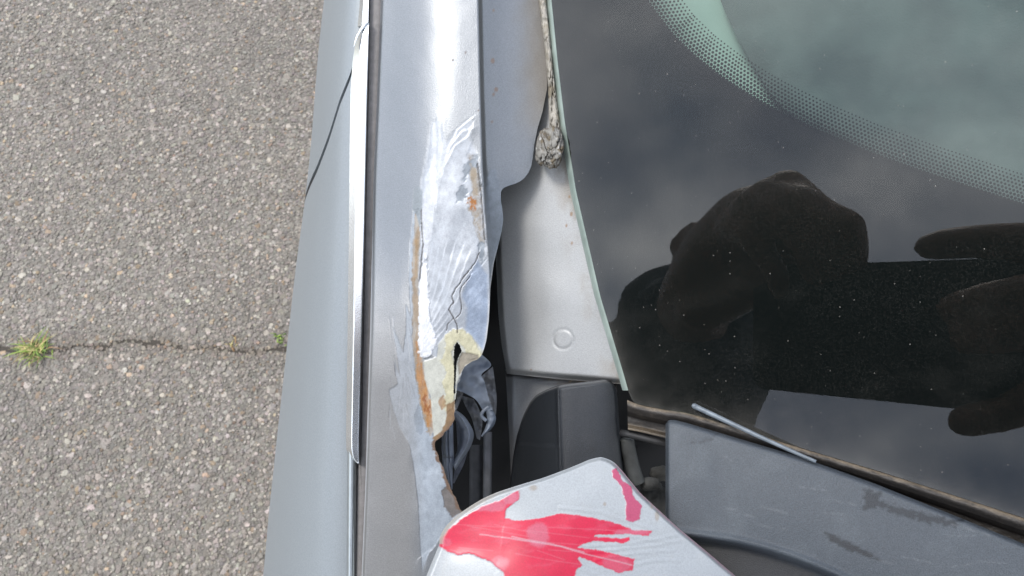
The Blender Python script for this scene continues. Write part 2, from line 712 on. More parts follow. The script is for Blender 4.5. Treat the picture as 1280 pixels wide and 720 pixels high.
def stones():
    x0, x1, y0, y1 = -1.46, 0.10, -0.16, 1.60
    pitch = 0.0049
    xs, ys = np.meshgrid(np.arange(x0, x1, pitch), np.arange(y0, y1, pitch * 0.9))
    xs = xs + (np.arange(xs.shape[0]) % 2)[:, None] * pitch / 2
    p = np.stack([xs.ravel(), ys.ravel()], -1)
    p += rng.normal(0, pitch * 0.26, p.shape)
    dc, _ = seg_dist(p[:, 0], p[:, 1], [tuple(q) for q in crack])
    wob = 0.0016 + 0.0020 * vnoise(p[:, 0] * 40, p[:, 1] * 40, 3)
    bd = np.minimum(np.minimum(p[:, 0] - x0, x1 - p[:, 0]), np.minimum(p[:, 1] - y0, y1 - p[:, 1]))
    p = p[(dc > wob) & (rng.random(len(p)) < np.clip(bd / 0.22, 0, 1))]
    n = len(p)
    # one flattened pebble: two rings and a top
    k = 6
    ang = np.arange(k) / k * math.tau
    T = np.concatenate([np.stack([np.cos(ang), np.sin(ang), np.full(k, -0.35)], -1),
                        np.stack([0.80 * np.cos(ang + .3), 0.80 * np.sin(ang + .3), np.full(k, 0.55)], -1),
                        [[0, 0, 0.78]]])
    F4 = np.array([[i, (i + 1) % k, k + (i + 1) % k, k + i] for i in range(k)])
    F3 = np.array([[k + i, k + (i + 1) % k, 2 * k] for i in range(k)])
    nv = len(T)
    size = np.clip(rng.lognormal(math.log(0.00255), 0.38, n), 0.0014, 0.0066)
    el = rng.uniform(0.62, 1.0, n)
    rot = rng.uniform(0, math.tau, n)
    V = np.repeat(T[None], n, 0) * (1 + rng.normal(0, 0.16, (n, nv, 1)))
    V[..., 0] *= size[:, None]
    V[..., 1] *= (size * el)[:, None]
    V[..., 2] *= (np.minimum(size, 0.0034) * rng.uniform(0.16, 0.38, n))[:, None]
    c, s = np.cos(rot)[:, None], np.sin(rot)[:, None]
    X = V[..., 0] * c - V[..., 1] * s
    Y = V[..., 0] * s + V[..., 1] * c
    tl = rng.normal(0, 0.10, (n, 2))
    Z = V[..., 2] + X * tl[:, :1] + Y * tl[:, 1:]
    Z += (0.0006 + rng.normal(0, 0.0005, n))[:, None] + 0.0002
    V = np.stack([X + p[:, :1], Y + p[:, 1:], np.maximum(Z, 0.0003)], -1).reshape(-1, 3)
    off = (np.arange(n) * nv)[:, None, None]
    faces = [(F4[None] + off).reshape(-1, 4), (F3[None] + off).reshape(-1, 3)]
    # colours of single stones
    g = np.clip(rng.lognormal(math.log(0.180), 0.20, n), 0.10, 0.4)
    tint = np.stack([np.full(n, 1.13), np.full(n, 1.0), np.full(n, 0.85)], -1) + rng.normal(0, 0.025, (n, 3))
    br = rng.random(n) < 0.05
    tint[br] *= np.array([1.12, 0.95, 0.78])
    wh = rng.random(n) < 0.10
    g[wh] = rng.uniform(0.26, 0.36, wh.sum())
    large = fbm(p[:, 0] * 4, p[:, 1] * 4, 11)
    g *= 1 + 0.14 * large
    dirt = np.exp(-np.abs(seg_dist(p[:, 0], p[:, 1], [tuple(q) for q in crack])[0]) / 0.012)
    colr = g[:, None] * tint * (1 - 0.3 * dirt[:, None] * np.array([0.8, 1.0, 1.2]))
    col = np.repeat(colr, nv, 0)
    prm = np.repeat(np.array([[0.0, 0.8, 1.0, 0.0]]), n * nv, 0)
    me = mesh_np('asphalt_stones', V, faces, col, prm, smooth_=False)
    o = put('asphalt_stones', me, M_STONE)
    tag(o, 'grey rolled stones set in the asphalt beside the car', 'gravel', kind='stuff')


stones()


def crack_soil():
    n = len(crack)
    t = np.gradient(crack, axis=0)
    t /= np.linalg.norm(t, axis=1, keepdims=True)
    nr = np.stack([-t[:, 1], t[:, 0]], -1)
    w = 0.004 + 0.0025 * vnoise(np.arange(n) * 0.3, np.zeros(n), 5)
    P = np.zeros((n, 3, 3))
    for k, s in enumerate((-1, 0, 1)):
        P[:, k, :2] = crack + nr * (s * w)[:, None]
        P[:, k, 2] = 0.0045 if s else 0.0042
    P[:, :, 2] = 0.0006
    col = flat((n, 3), (0.055, 0.046, 0.036))
    prm = flat((n, 3), (0, 0.95, 1, 0))
    idx = np.arange(n * 3).reshape(n, 3)
    q = np.stack([idx[:-1, :-1], idx[1:, :-1], idx[1:, 1:], idx[:-1, 1:]], -1).reshape(-1, 4)
    me = mesh_np('soil_in_crack', P.reshape(-1, 3), [q], col.reshape(-1, 3), prm.reshape(-1, 4))
    o = put('soil_in_crack', me, M_STONE, ground)


crack_soil()


def tuft(px, py, count, length, greens, label, spread=1.0, lean=(0, 0)):
    base = on_ground(px, py)
    root = empty('grass_tuft', tuple(base))
    tag(root, label, 'weed', 'weeds growing in the asphalt crack')
    V, F, C = [], [], []
    for i in range(count):
        a = random.choice((random.uniform(0, math.tau), random.gauss(3.6, 0.7), random.gauss(0.9, 0.5)))
        L = length * random.uniform(0.4, 1.15)
        d = Vector((math.cos(a) * spread + lean[0], math.sin(a) * spread + lean[1], 0))
        up = random.uniform(0.25, 1.0)
        o = Vector(base) + Vector((random.gauss(0, 0.012 * spread), random.gauss(0, 0.006), 0.001))
        w = random.uniform(0.0007, 0.0015)
        side = Vector((-d.y, d.x, 0)).normalized()
        n0 = len(V)
        c = np.array(random.choice(greens)) * random.uniform(0.75, 1.2)
        m = 6
        for k in range(m + 1):
            t = k / m
            p = o + d * (L * (t * 0.75 + 0.25 * t * t)) + Vector((0, 0, L * up * (t - 0.62 * t * t)))
            ww = w * (1 - t ** 2 * 0.9)
            V += [tuple(p - side * ww), tuple(p + Vector((0, 0, w * 0.4))), tuple(p + side * ww)]
            C += [tuple(c * (0.9 + 0.3 * t))] * 3
            if k:
                q = n0 + (k - 1) * 3
                F += [(q, q + 1, q + 4, q + 3), (q + 1, q + 2, q + 5, q + 4)]
    C = np.array(C)
    prm = np.repeat(np.array([[0.0, 0.55, 0.4, 0.0]]), len(C), 0)
    me = mesh_np('blades', np.array(V), [np.array(F)], C, prm)
    put('blades', me, M_STONE, root)
    return root


G1, G2, Y1, B1 = (0.19, 0.27, 0.04), (0.11, 0.19, 0.03), (0.42, 0.36, 0.14), (0.25, 0.15, 0.07)
tuft(44, 438, 110, 0.040, [G1, G2, G1, Y1, Y1, B1, Y1], 'bushy green and straw coloured grass tuft, the largest weed in the asphalt crack', 0.75)
tuft(290, 432, 12, 0.017, [Y1, Y1, B1], 'small dry straw coloured weed sprout in the asphalt crack', 0.35, (0.0, 0.4))
tuft(352, 424, 16, 0.02, [G1, G1, G2], 'small green weed sprout in the crack right beside the car', 0.5)

# ================================================================== CAR
car = empty('parked_car', (0.25, 0.15, 0.0))
tag(car, 'silver parked car with a torn rusty fender and pink scraped hood corner', 'car')


def part(*a, **k):
    return grid_solid(*a, **k)


# ---- damaged fender panel that runs up into the pillar ---------------------------------
XL_f = curve([(-140, 482), (0, 476), (130, 471), (220, 467), (400, 463), (600, 457), (720, 452), (800, 449), (1000, 440)], soft=8)
XR_f = curve([(-140, 676), (-60, 678), (0, 681), (60, 684), (110, 684), (140, 678), (160, 672), (180, 668), (197, 666), (208, 664), (217, 660), (224, 654), (229, 646),
              (232, 636), (235, 629), (240, 626), (250, 626), (262, 628), (275, 629), (290, 627), (310, 622), (330, 617), (360, 613), (400, 611),
              (425, 608), (436, 605), (444, 602), (449, 598), (453, 588), (458, 580), (470, 577), (482, 572), (495, 570), (510, 568), (525, 567),
              (535, 562), (545, 552), (552, 544), (558, 544), (565, 546), (580, 552), (600, 560), (620, 568), (640, 578), (660, 588), (720, 600), (800, 604), (1000, 610)], soft=1.2)
XC_f = curve([(-140, 592), (0, 597), (100, 599), (200, 602), (260, 606), (320, 611), (400, 612), (450, 608), (550, 600), (1000, 610)], soft=12)   # crease line
base_f = curve([(-140, 0.2585), (0, 0.2555), (200, 0.2515), (400, 0.2475), (560, 0.2455), (720, 0.241), (1000, 0.232)], soft=60)


XR_0 = XR_f
XR_f = lambda y: XR_0(y) + (2.4 * fbm(np.asarray(y, float) / 9, np.asarray(y, float) * 0 + 3.3, 331, 4) + 0.8 * fbm(np.asarray(y, float) / 2.5, np.asarray(y, float) * 0 + 7.3, 335, 2)) * smooth(440, 460, np.asarray(y, float)) * (1 - smooth(650, 680, np.asarray(y, float)))


def depth_fender(X, Y):
    b = base_f(Y)
    xc = XC_f(Y)
    xl = XL_f(Y)
    w = np.maximum(xc - xl, 20)
    s = (xc - X) / w                      # 0 at the crease, 1 at the left edge
    # left of the crease: gently falling crown, then a steeper shoulder, then a rolled hem
    left = 0.0026 * s + 0.0114 * smooth(0.16, 1.08, s) * s + 0.002 * smooth(0.965, 1.0, s) ** 2
    # lower down the panel is flatter
    k = smooth(250, 480, Y)
    left2 = 0.0045 * s + 0.003 * s ** 2 + 0.002 * smooth(0.965, 1.0, s) ** 2
    left = lerp(left, left2, k)
    r = np.clip((X - xc) / 80.0, 0, 2)
    right = 0.0125 * r - 0.0065 * r * r + 0.0012 * smooth(0, 0.08, r)
    right = right + 0.010 * smooth(200, 300, Y) * r
    return b + np.where(s > 0, left, right)


def fender():
    ys = np.concatenate([np.linspace(-520, -30, 40), np.linspace(-28, 120, 90), np.arange(121.5, 700, 1.05), np.linspace(702, 1000, 40)])
    X, Y = rows_xy(ys, XL_f, XR_f, 190)
    sh = X.shape
    rag = 2.2 * fbm(X / 9, Y / 9, 21) + 1.2 * fbm(X / 3, Y / 3, 25, 3)
    D = depth_fender(X, Y)
    cn = fbm(X / 5, Y / 7, 301, 4)
    col = flat(sh, SILVER)
    prm = flat(sh, (0.85, 0.40, 1.0, 0.22))
    H = np.zeros(sh)                       # millimetres, towards the viewer
    # dents
    H += 0.9 * fbm(X / 60, Y / 80, 31, 3) * smooth(180, 300, Y) * (1 - smooth(600, 700, Y)) * smooth(500, 530, X)
    H += 0.10 * fbm(X / 30, Y / 40, 35, 2)

    def lay(poly, c, p, h=0.0, soft=0.9, rg=1.0, k=1.0):
        nonlocal col, prm, H
        sd = poly_sdf(X, Y, poly) + rag * rg
        so = soft + 2.6 * smooth(235, 165, Y)
        m = smooth(-so, so, sd) * k
        col = blend(col, m, np.asarray(c) * 0.62 * (1 + 0.22 * cn[..., None]))
        prm = blend(prm, m, p)
        H = H + m * h
        return m

    PRIMER = np.array([0.525, 0.555, 0.60])
    nonmet = (0.05, 0.55, 0.6, 0.0)
    # brown stain beside the windscreen
    st = smooth(632, 684, X + 9 * fbm(X / 14, Y / 22, 41)) * (1 - smooth(120, 200, Y))
    col = blend(col, 0.75 * st, (0.14, 0.118, 0.088))
    prm = blend(prm, 0.75 * st, (0.1, 0.7, 1, 0))
    # small rust specks on the flange
    for (sx, sy, sr) in ((616, 76, 3), (620, 112, 3.2), (617, 118, 2.2), (615, 152, 1.6), (566, 75, 1.1), (582, 66, 1.1), (598, 138, 1.3), (617, 13, 2)):
        m = smooth(-0.8, 0.8, sr - np.hypot((X - sx) * 1.3, Y - sy) + 0.5 * rag)
        col = blend(col, 0.8 * m, (0.16, 0.11, 0.085))
        prm = blend(prm, m, (0, 0.8, 1, 0))
    # pale scrape on the left flank
    spikes = [(517, 262), (513, 300), (511, 345), (513, 395), (507, 380), (508, 412), (504, 440), (490, 408), (496, 440), (500, 470), (492, 452), (497, 480), (486, 488),
              (492, 512), (500, 535), (512, 556), (517, 580), (521, 612), (524, 645), (525, 680), (528, 712), (536, 690), (545, 682), (549, 672), (580, 650), (575, 635), (560, 600), (548, 565), (541, 545),
              (530, 520), (521, 470), (518, 420), (516, 350), (518, 300), (522, 262)]
    lay(spikes, (0.42, 0.47, 0.53), (0.1, 0.45, 0.5, 0.1), -0.15, rg=0.35)
    lay([(518, 520), (524, 505), (530, 530), (527, 545), (520, 540)], (0.30, 0.35, 0.41), nonmet, -0.1)
    # flake edges and scuffs low on the panel
    lay([(551, 612), (560, 606), (571, 622), (577, 640), (566, 646), (556, 634)], (0.22, 0.20, 0.19), (0.1, 0.7, 1, 0), -0.2)
    # large cracked primer field
    fan = [(524, 300), (523, 255), (527, 222), (534, 190), (541, 152), (548, 150), (552, 165), (558, 178), (566, 166), (576, 158), (588, 148), (590, 158), (586, 172),
           (594, 186), (598, 205), (601, 232), (603, 262), (607, 300), (612, 340), (612, 400), (606, 446), (590, 428), (575, 415), (560, 418), (548, 430), (545, 447), (535, 440),
           (525, 446), (523, 400), (522, 350)]
    mf = lay(fan, PRIMER, (0.25, 0.42, 0.5, 0.15), -0.10, rg=0.5)
    # ragged edge of the field on its left: rust line
    rust_strip = [(518, 268), (523, 262), (525, 300), (523, 350), (526, 400), (527, 440), (531, 470), (539, 500), (543, 538), (538, 545), (529, 522), (521, 482), (516, 430), (515, 350)]
    mr_ = lay(rust_strip, (0.47, 0.43, 0.38), (0, 0.8, 1, 0), -0.20, rg=0.7)
    lay(rust_strip, (0.40, 0.31, 0.22), (0, 0.8, 1, 0), 0, rg=1.6, k=smooth(-0.1, 0.45, fbm(X / 6, Y / 22, 305, 4) + 0.25 * smooth(300, 430, Y)))
    lay([(519, 300), (522, 295), (522, 345), (518, 352)], (0.42, 0.27, 0.13), (0, 0.85, 1, 0), rg=0.5, k=0.6)
    lay([(521, 428), (526, 445), (533, 478), (540, 512), (542, 538), (535, 532), (526, 502), (521, 472)], (0.50, 0.25, 0.09), (0, 0.9, 1, 0), -0.1, rg=1.4, k=0.55 + 0.45 * smooth(-0.3, 0.3, fbm(X / 4, Y / 9, 311, 4)))
    lay([(527, 470), (533, 485), (539, 520), (534, 522), (528, 500)], (0.30, 0.10, 0.03), (0, 0.9, 1, 0), 0.05, rg=2.0, k=0.9 * smooth(-0.2, 0.4, fbm(X / 3, Y / 6, 315, 3)))
    # second grey primer streak at its upper left
    lay([(516, 262), (517, 238), (522, 232), (528, 240), (527, 270), (525, 285), (520, 268)], (0.33, 0.37, 0.40), nonmet, -0.05, rg=0.4)
    # lifted white flakes along the field's left edge
    lay([(524, 350), (530, 318), (536, 340), (536, 378), (540, 405), (547, 428), (540, 442), (530, 448), (524, 442), (524, 405), (522, 380)], (0.90, 0.91, 0.94), (0.1, 0.4, 0.4, 0.1), 0.30, rg=1.5)
    lay([(528, 262), (533, 222), (541, 200), (546, 240), (541, 285), (532, 330), (527, 320)], (0.72, 0.74, 0.78), (0.2, 0.42, 0.4, 0.1), 0.10, rg=0.9, soft=2.0)
    # grey bare patches and rust on the right
    lay([(585, 193), (596, 203), (601, 240), (604, 280), (607, 322), (602, 332), (597, 300), (590, 272), (584, 262), (592, 235), (588, 215)], (0.44, 0.41, 0.37), (0.05, 0.75, 1, 0), -0.15, rg=1.5, k=0.45 + 0.55 * smooth(-0.3, 0.3, fbm(X / 4, Y / 6, 401, 4)))
    lay([(583, 196), (597, 200), (603, 260), (607, 320), (601, 334), (592, 275), (583, 262), (588, 230)], (0.33, 0.25, 0.16), (0, 0.85, 1, 0), 0, rg=2.5, k=0.6 * smooth(0.15, 0.5, fbm(X / 3, Y / 4, 407, 4)))
    for pl in ([(573, 236), (578, 228), (585, 240), (579, 252), (568, 256)], [(579, 214), (588, 200), (597, 196), (595, 209), (588, 213), (581, 222)],
               [(577, 224), (582, 219), (584, 226), (580, 230)], [(597, 300), (605, 305), (607, 328), (601, 334)]):
        lay(pl, (0.30, 0.335, 0.375), (0.3, 0.5, 1, 0), -0.10, rg=1.7)
    lay([(584, 250), (589, 246), (595, 250), (597, 262), (592, 268), (587, 262)], (0.48, 0.20, 0.06), (0, 0.9, 1, 0), 0.1, rg=1.6, k=0.25 + 0.75 * smooth(-0.3, 0.3, fbm(X / 2.5, Y / 2.5, 321, 3)))
    lay([(588, 205), (595, 212), (597, 244), (592, 244), (589, 225)], (0.44, 0.35, 0.24), (0, 0.85, 1, 0), 0, rg=1.0, k=0.7)
    # greyish patch on the flange tongue
    lay([(609, 222), (614, 211), (621, 213), (624, 232), (627, 246), (630, 275), (622, 312), (613, 352), (610, 300), (607, 255)], (0.29, 0.325, 0.37), (0.35, 0.5, 1, 0.1), -0.1, rg=0.5)
    # bluish bare field on the right of the big crack
    lay([(597, 325), (604, 335), (610, 345), (610, 400), (604, 440), (594, 425), (582, 412), (584, 385), (578, 370), (584, 350)], (0.38, 0.45, 0.57), (0.35, 0.4, 0.6, 0.1), -0.12, rg=0.4, soft=3)
    # body filler with yellow resin rim round the hole
    lay([(548, 430), (556, 420), (575, 411), (592, 424), (606, 440), (600, 452), (579, 458), (571, 480), (569, 520), (561, 541), (544, 554), (541, 535), (539, 500), (531, 474), (529, 452), (546, 446)],
        (0.60, 0.60, 0.53), (0, 0.6, 0.7, 0), 0.15, rg=0.5)
    my = lay([(556, 418), (567, 412), (578, 411), (590, 420), (603, 446), (585, 449), (580, 436), (572, 426), (565, 440), (569, 470), (567, 508), (558, 516), (553, 505), (557, 492), (553, 478), (559, 466), (551, 450), (557, 438)],
             (0.64, 0.60, 0.41), (0, 0.55, 0.6, 0), 0.22, rg=1.2)
    H += my * 0.22 * fbm(X / 6, Y / 7, 51, 4)
    lay([(577, 440), (598, 444), (598, 452), (582, 456), (574, 470), (572, 455)], (0.36, 0.32, 0.25), (0, 0.7, 1, 0), -0.5, rg=0.4)
    lay([(550, 498), (554, 495), (557, 500), (556, 508), (552, 511), (549, 505)], (0.38, 0.22, 0.10), (0, 0.7, 1, 0), -0.1, rg=1.5, k=0.8)
    lay([(558, 505), (569, 500), (569, 522), (560, 543), (545, 556), (541, 548), (552, 538), (558, 525)], (0.30, 0.19, 0.10), (0, 0.85, 1, 0), 0.0, rg=0.8)
    # rusty rim of the tear
    edge = XR_f(Y) - X
    m = smooth(4.6, 1.0, edge + 1.6 * rag) * smooth(500, 545, Y) * (1 - smooth(640, 660, Y))
    col = blend(col, m, (0.13, 0.085, 0.06))
    prm = blend(prm, m, (0, 0.9, 1, 0))
    m = smooth(2.2, 0.6, edge) * smooth(300, 340, Y) * (1 - smooth(420, 440, Y))
    col = blend(col, m, (0.4, 0.41, 0.42))
    # flake ridges: each a small step with a soft back
    ridges = [[(546, 152), (548, 175), (546, 210), (541, 252)], [(540, 160), (538, 188), (535, 225)], [(554, 150), (553, 176), (548, 215), (545, 262)],
              [(589, 148), (572, 162), (561, 185), (551, 222)], [(590, 158), (583, 172), (569, 181), (556, 206)], [(589, 160), (578, 164), (566, 178)],
              [(531, 212), (534, 242), (533, 282), (532, 330)], [(536, 205), (538, 244), (536, 292)], [(541, 200), (542, 245), (539, 300)],
              [(526, 398), (534, 350), (540, 308)], [(527, 405), (538, 360), (548, 310)], [(528, 410), (545, 360), (557, 308)], [(529, 415), (553, 362), (568, 308)],
              [(530, 420), (558, 370), (578, 310)], [(532, 424), (563, 380), (586, 318)], [(534, 428), (562, 395), (580, 355)], [(536, 434), (558, 408), (566, 396)],
              [(527, 395), (531, 350), (533, 320)], [(585, 165), (590, 178), (587, 186)]]
    for i, pl in enumerate(ridges):
        d, s = seg_dist(X + 0.35 * rag, Y, pl)
        amp = 0.15 if i < 9 else 0.125
        sd_ = d * s * (1 if i < 9 else -1)
        H += amp * (0.5 + 0.5 * np.tanh(sd_ / 0.9)) * np.exp(-np.maximum(sd_, 0) / 5.0) * smooth(16, 6, d)
        e_ = smooth(0.8, 0.2, d) * 0.25
        col = blend(col, e_, (0.52, 0.54, 0.57))
    fade = poly_sdf(X, Y, fan)
    # fine combed lines inside the field
    ang = np.arctan2(X - 522, 450 - Y)
    H += 0.010 * np.sin(ang * 95 + 3 * fbm(X / 25, Y / 25, 61)) * smooth(2, 12, fade) * smooth(290, 320, Y) * (1 - smooth(415, 430, Y))
    # dark open cracks
    for pl, wd in (([(599, 316), (595, 327), (581, 345), (570, 360), (565, 370), (567, 378), (561, 387), (568, 399), (571, 405), (572, 416)], 0.6),
                   ([(588, 345), (577, 358), (575, 366), (577, 385), (576, 392), (570, 398)], 0.5), ([(567, 398), (560, 405), (558, 413)], 0.4),
                   ([(527, 262), (527, 280), (529, 305), (526, 335), (524, 352)], 0.5), ([(597, 205), (600, 230), (603, 262), (606, 300)], 0.5)):
        d, s = seg_dist(X + 0.35 * rag, Y + 0.35 * rag, pl)
        m = smooth(wd + 0.5, wd * 0.4, d)
        col = blend(col, m * 0.85, (0.10, 0.09, 0.085))
        H -= 0.5 * m
        H += np.where(s > 0, 0.22 * np.exp(-d / 6), 0)
    # fine scratches on the flank
    for k in range(26):
        x0, y0 = random.uniform(486, 515), random.uniform(395, 560)
        ln = random.uniform(8, 30)
        d, s = seg_dist(X, Y, [(x0, y0), (x0 + random.uniform(-2, 6), y0 + ln)])
        m = smooth(0.9, 0.2, d)
        col = blend(col, m * 0.4, (0.40, 0.42, 0.45) if k % 2 else (0.17, 0.18, 0.20))
        H -= 0.06 * m
    # darker, warmer and duller tone low on the flank
    low_tone = 0.48 * smooth(300, 520, Y) * (1 - smooth(505, 535, X))
    col = blend(col, low_tone, (0.185, 0.172, 0.158))
    col = blend(col, smooth(0.988, 0.996, (XC_f(Y) - X) / np.maximum(XC_f(Y) - XL_f(Y), 20)), (0.42, 0.43, 0.45))  # thin highlight painted along the left hem
    prm = blend(prm, low_tone, (0.2, 0.55, 1, 0.2))
    P = at(X, Y, D - H * 0.001)
    hole = poly_sdf(X, Y, [(571, 427), (575, 432), (577, 439), (574, 445), (571, 452), (570, 470), (569, 492), (567, 492), (567.5, 470), (567, 445), (568, 433)])
    cell = (hole[:-1, :-1] + hole[1:, 1:] + hole[1:, :-1] + hole[:-1, 1:]) / 4 > 0
    o = part('damaged_fender', P, M_PAINT, car, thick=0.0011, col=col, prm=prm, drop=cell)
    o['label'] = 'cracked and torn silver fender panel with rust along the tear'


fender()

# ---- outer body side: fender below the shut line, door above it -------------------------
XT = curve([(-200, 449), (0, 446), (60, 443), (130, 438), (300, 436), (450, 434), (575, 433), (720, 433), (1000, 431)], soft=15)
XS = curve([(-200, 427), (0, 405), (60, 398), (190, 388), (260, 380), (330, 370), (420, 360), (530, 348), (640, 336), (720, 329), (1000, 300)], soft=30)
S_K = [-0.12, 0.12, 0.4, 0.75, 1.0, 1.25, 1.6, 2.0, 2.4]
S_D = [0.2668, 0.2675, 0.272, 0.286, 0.318, 0.40, 0.55, 0.74, 0.92]
S_X = [-0.12, 0.12, 0.4, 0.75, 1.0, 1.0, 0.96, 0.80, 0.55]
sD, sX = curve(list(zip(S_K, S_D)), soft=0.16), curve(list(zip(S_K, S_X)), soft=0.12)


def side_pt(S, Y):
    w = XT(Y) - XS(Y)
    X = XT(Y) - sX(S) * w - np.where(S > 1.15, 0, 0)
    D = sD(S) + (base_f(Y) - 0.2475) * 0.9
    return at(X, Y, D)


GAP = curve([(0.0, 84), (0.06, 96), (0.3, 128), (0.55, 172), (0.8, 212), (1.0, 240), (1.3, 262), (2.4, 300)], soft=0.03)
SIDE_COL = np.array([0.232, 0.255, 0.271])


def side(name, lo):
    S = np.concatenate([np.linspace(-0.12, 1.1, 90), np.linspace(1.12, 2.4, 40)])
    nv = 60
    V = np.linspace(0, 1, nv)
    g = GAP(S)[None, :]
    if lo:
        Y = lerp(g + 5.0, np.full_like(g, 1100.0), V[:, None] ** 1.2)
    else:
        Y = lerp(np.full_like(g, -800.0), g - 5.0, 1 - (1 - V[:, None]) ** 1.2)
    Sg = np.repeat(S[None], nv, 0)
    P = side_pt(Sg, Y)
    col = flat(P.shape[:2], SIDE_COL)
    prm = flat(P.shape[:2], (0.22, 0.5, 0.4, 0.08))
    return part(name, P, M_PAINT, car, thick=0.004, col=col, prm=prm, along='normal')


side('front_fender', True)
door = side('front_door', False)


def shut_liner():
    S = np.linspace(0, 1.6, 40)
    P = np.zeros((40, 3, 3))
    for k, off in enumerate((-6, 0, 6)):
        P[:, k] = side_pt(S, GAP(S) + off)
    d = P - CAMP
    P += d / np.linalg.norm(d, axis=-1, keepdims=True) * 0.006
    grid_solid('shut_line_seal', P, M_BLACK, car, thick=0.003)


shut_liner()


# ---- bright trim and gasket between the side and the fender panel -----------------------
def strip(name, XLs, XRs, y0, y1, bulge, sink, mat, n=150, nc=15, thick=0.0012, prof=None, parent=None, lab=None):
    ys = np.linspace(y0, y1, n)
    X, Y = rows_xy(ys, XLs, XRs, nc)
    t = np.linspace(0, 1, nc)[None, :]
    b = np.sqrt(np.clip(1 - (2 * t - 1) ** 2, 0, 1)) if prof is None else prof(t)
    D = 0.2655 + (base_f(Y) - 0.2475) * 0.9 + sink - bulge * b
    o = grid_solid(name, at(X, Y, D), mat, parent or car, thick=thick)
    if lab:
        o['label'] = lab
    return o


XTL = curve([(28, 461), (31, 456), (36, 451), (44, 447.5), (56, 444), (75, 441), (110, 438.5), (200, 437), (300, 436), (450, 434), (545, 432.5), (562, 433), (570, 435.5), (576, 440), (579, 445)], soft=1.5)
XTR = curve([(28, 461.5), (60, 461), (130, 459), (300, 455.5), (400, 453), (545, 449.5), (579, 449)], soft=4)
# facetted profile: a bluish bevel on the left, a bright rounded face on the right
pf = lambda t: np.where(t < 0.42, 0.9 * t / 0.42, 0.9 + 0.10 * (t - 0.42) / 0.58 - 0.5 * smooth(0.93, 1.0, t) ** 2)
strip('fender_trim', XTL, XTR, 28.5, 579, 0.0029, 0.0005, M_CHROME, n=260, nc=25, prof=pf)
strip('door_trim', curve([(-300, 452), (0, 450), (34, 447)], soft=5), curve([(-300, 466), (0, 461.5), (34, 461)], soft=5), -520, 33, 0.0026, 0.0010, M_CHROME, prof=pf)
strip('trim_end_lip', curve([(26.5, 460), (30, 453), (36, 449), (46, 444), (58, 441.5)]), curve([(26.5, 461.5), (32, 457.5), (38, 453), (46, 447.5), (58, 442.6)]), 26.5, 58, 0.001, -0.0022, M_CHROME, n=40, nc=9)
M_LOWTRIM = simple('satin_trim', (0.42, 0.45, 0.46), rough=0.3, metal=0.85, noise=0.05, nscale=200)
strip('lower_trim', curve([(560, 434), (720, 433), (1000, 430)], soft=5), curve([(560, 446), (640, 445.5), (720, 444.5), (1000, 443)], soft=5), 560, 1000, 0.0022, 0.0012, M_LOWTRIM)
strip('window_gasket', curve([(-300, 466), (0, 460), (130, 457), (300, 453), (450, 450), (580, 447), (720, 443), (1000, 440)], soft=10),
      curve([(-300, 488), (0, 479), (130, 474), (300, 467), (450, 464), (580, 460), (720, 455), (1000, 450)], soft=10), -520, 1000, 0.0008, 0.0016, M_GASKET)
strip('gasket_lip', curve([(-300, 464), (0, 461.5), (130, 459.5), (300, 456), (450, 453), (580, 450), (640, 452)], soft=10),
      curve([(-300, 466), (0, 463), (130, 460.8), (300, 457.2), (450, 454.5), (580, 452), (640, 452.5)], soft=10), -520, 640, 0.0006, 0.0014, M_RUBBER, nc=7)

# ---- windscreen -------------------------------------------------------------------------
XG = curve([(-260, 650), (-80, 681), (0, 689), (80, 697), (155, 706), (215, 716), (240, 720), (370, 750), (470, 780), (488, 785), (498, 789), (505, 794), (512, 830), (519, 870),
            (560, 1002), (590, 1102), (648, 1282), (720, 1500), (760, 1640)], soft=2)


def XGR(y):
    return np.full_like(np.asarray(y, float), 1640.0)


def plane_sheet(XLs, XRs, ys, nc, dz):
    X, Y = rows_xy(ys, XLs, XRs, nc)
    return at(X, Y, glass_d(X, Y) + dz), X, Y


ysg = np.concatenate([np.linspace(-260, 490, 60), np.linspace(494, 530, 20), np.linspace(536, 755, 30)])
windscreen = empty('windscreen', tuple(at(1000, 100, 0.2)))
windscreen.parent = car
windscreen.location = Vector(windscreen.location) - car.location
ws_off = windscreen
ysg = np.concatenate([np.linspace(-520, 484, 170), np.linspace(486, 530, 45), np.linspace(532, 755, 70)])
_t = np.linspace(0, 1, 110)[None, :] ** 2.6
X = lerp(XG(ysg)[:, None], XGR(ysg)[:, None], _t)
Y = np.repeat(ysg[:, None], 110, 1)
P = at(X, Y, glass_d(X, Y))
gl_d = np.maximum(poly_sdf(X, Y, [(x, y) for x, y in zip(XG(ysg), ysg)] + [(1700, 755), (1700, -260)]), 0)
dust = 0.075 * np.exp(-gl_d / 9) * (0.7 + 0.6 * fbm(X / 14, Y / 14, 281)) * (0.35 + 0.65 * smooth(330, 500, Y))
dust += 0.020 * smooth(70, 5, gl_d) * smooth(360, 470, Y) * (0.6 + 0.8 * fbm(X / 30, Y / 30, 285))
dust += 0.006 * smooth(0.1, 0.7, fbm(X / 70 + Y / 130, Y / 45, 289)) 
P, dust = widen(P), wide(dust)
idx = np.arange(P.shape[0] * P.shape[1]).reshape(P.shape[:2])
q = np.stack([idx[:-1, :-1], idx[1:, :-1], idx[1:, 1:], idx[:-1, 1:]], -1).reshape(-1, 4)
dcol = np.repeat(np.maximum(dust, 0).reshape(-1, 1), 3, 1)
put('glass_pane', mesh_np('glass_pane', P.reshape(-1, 3), [q], dcol), M_GLASS, windscreen)
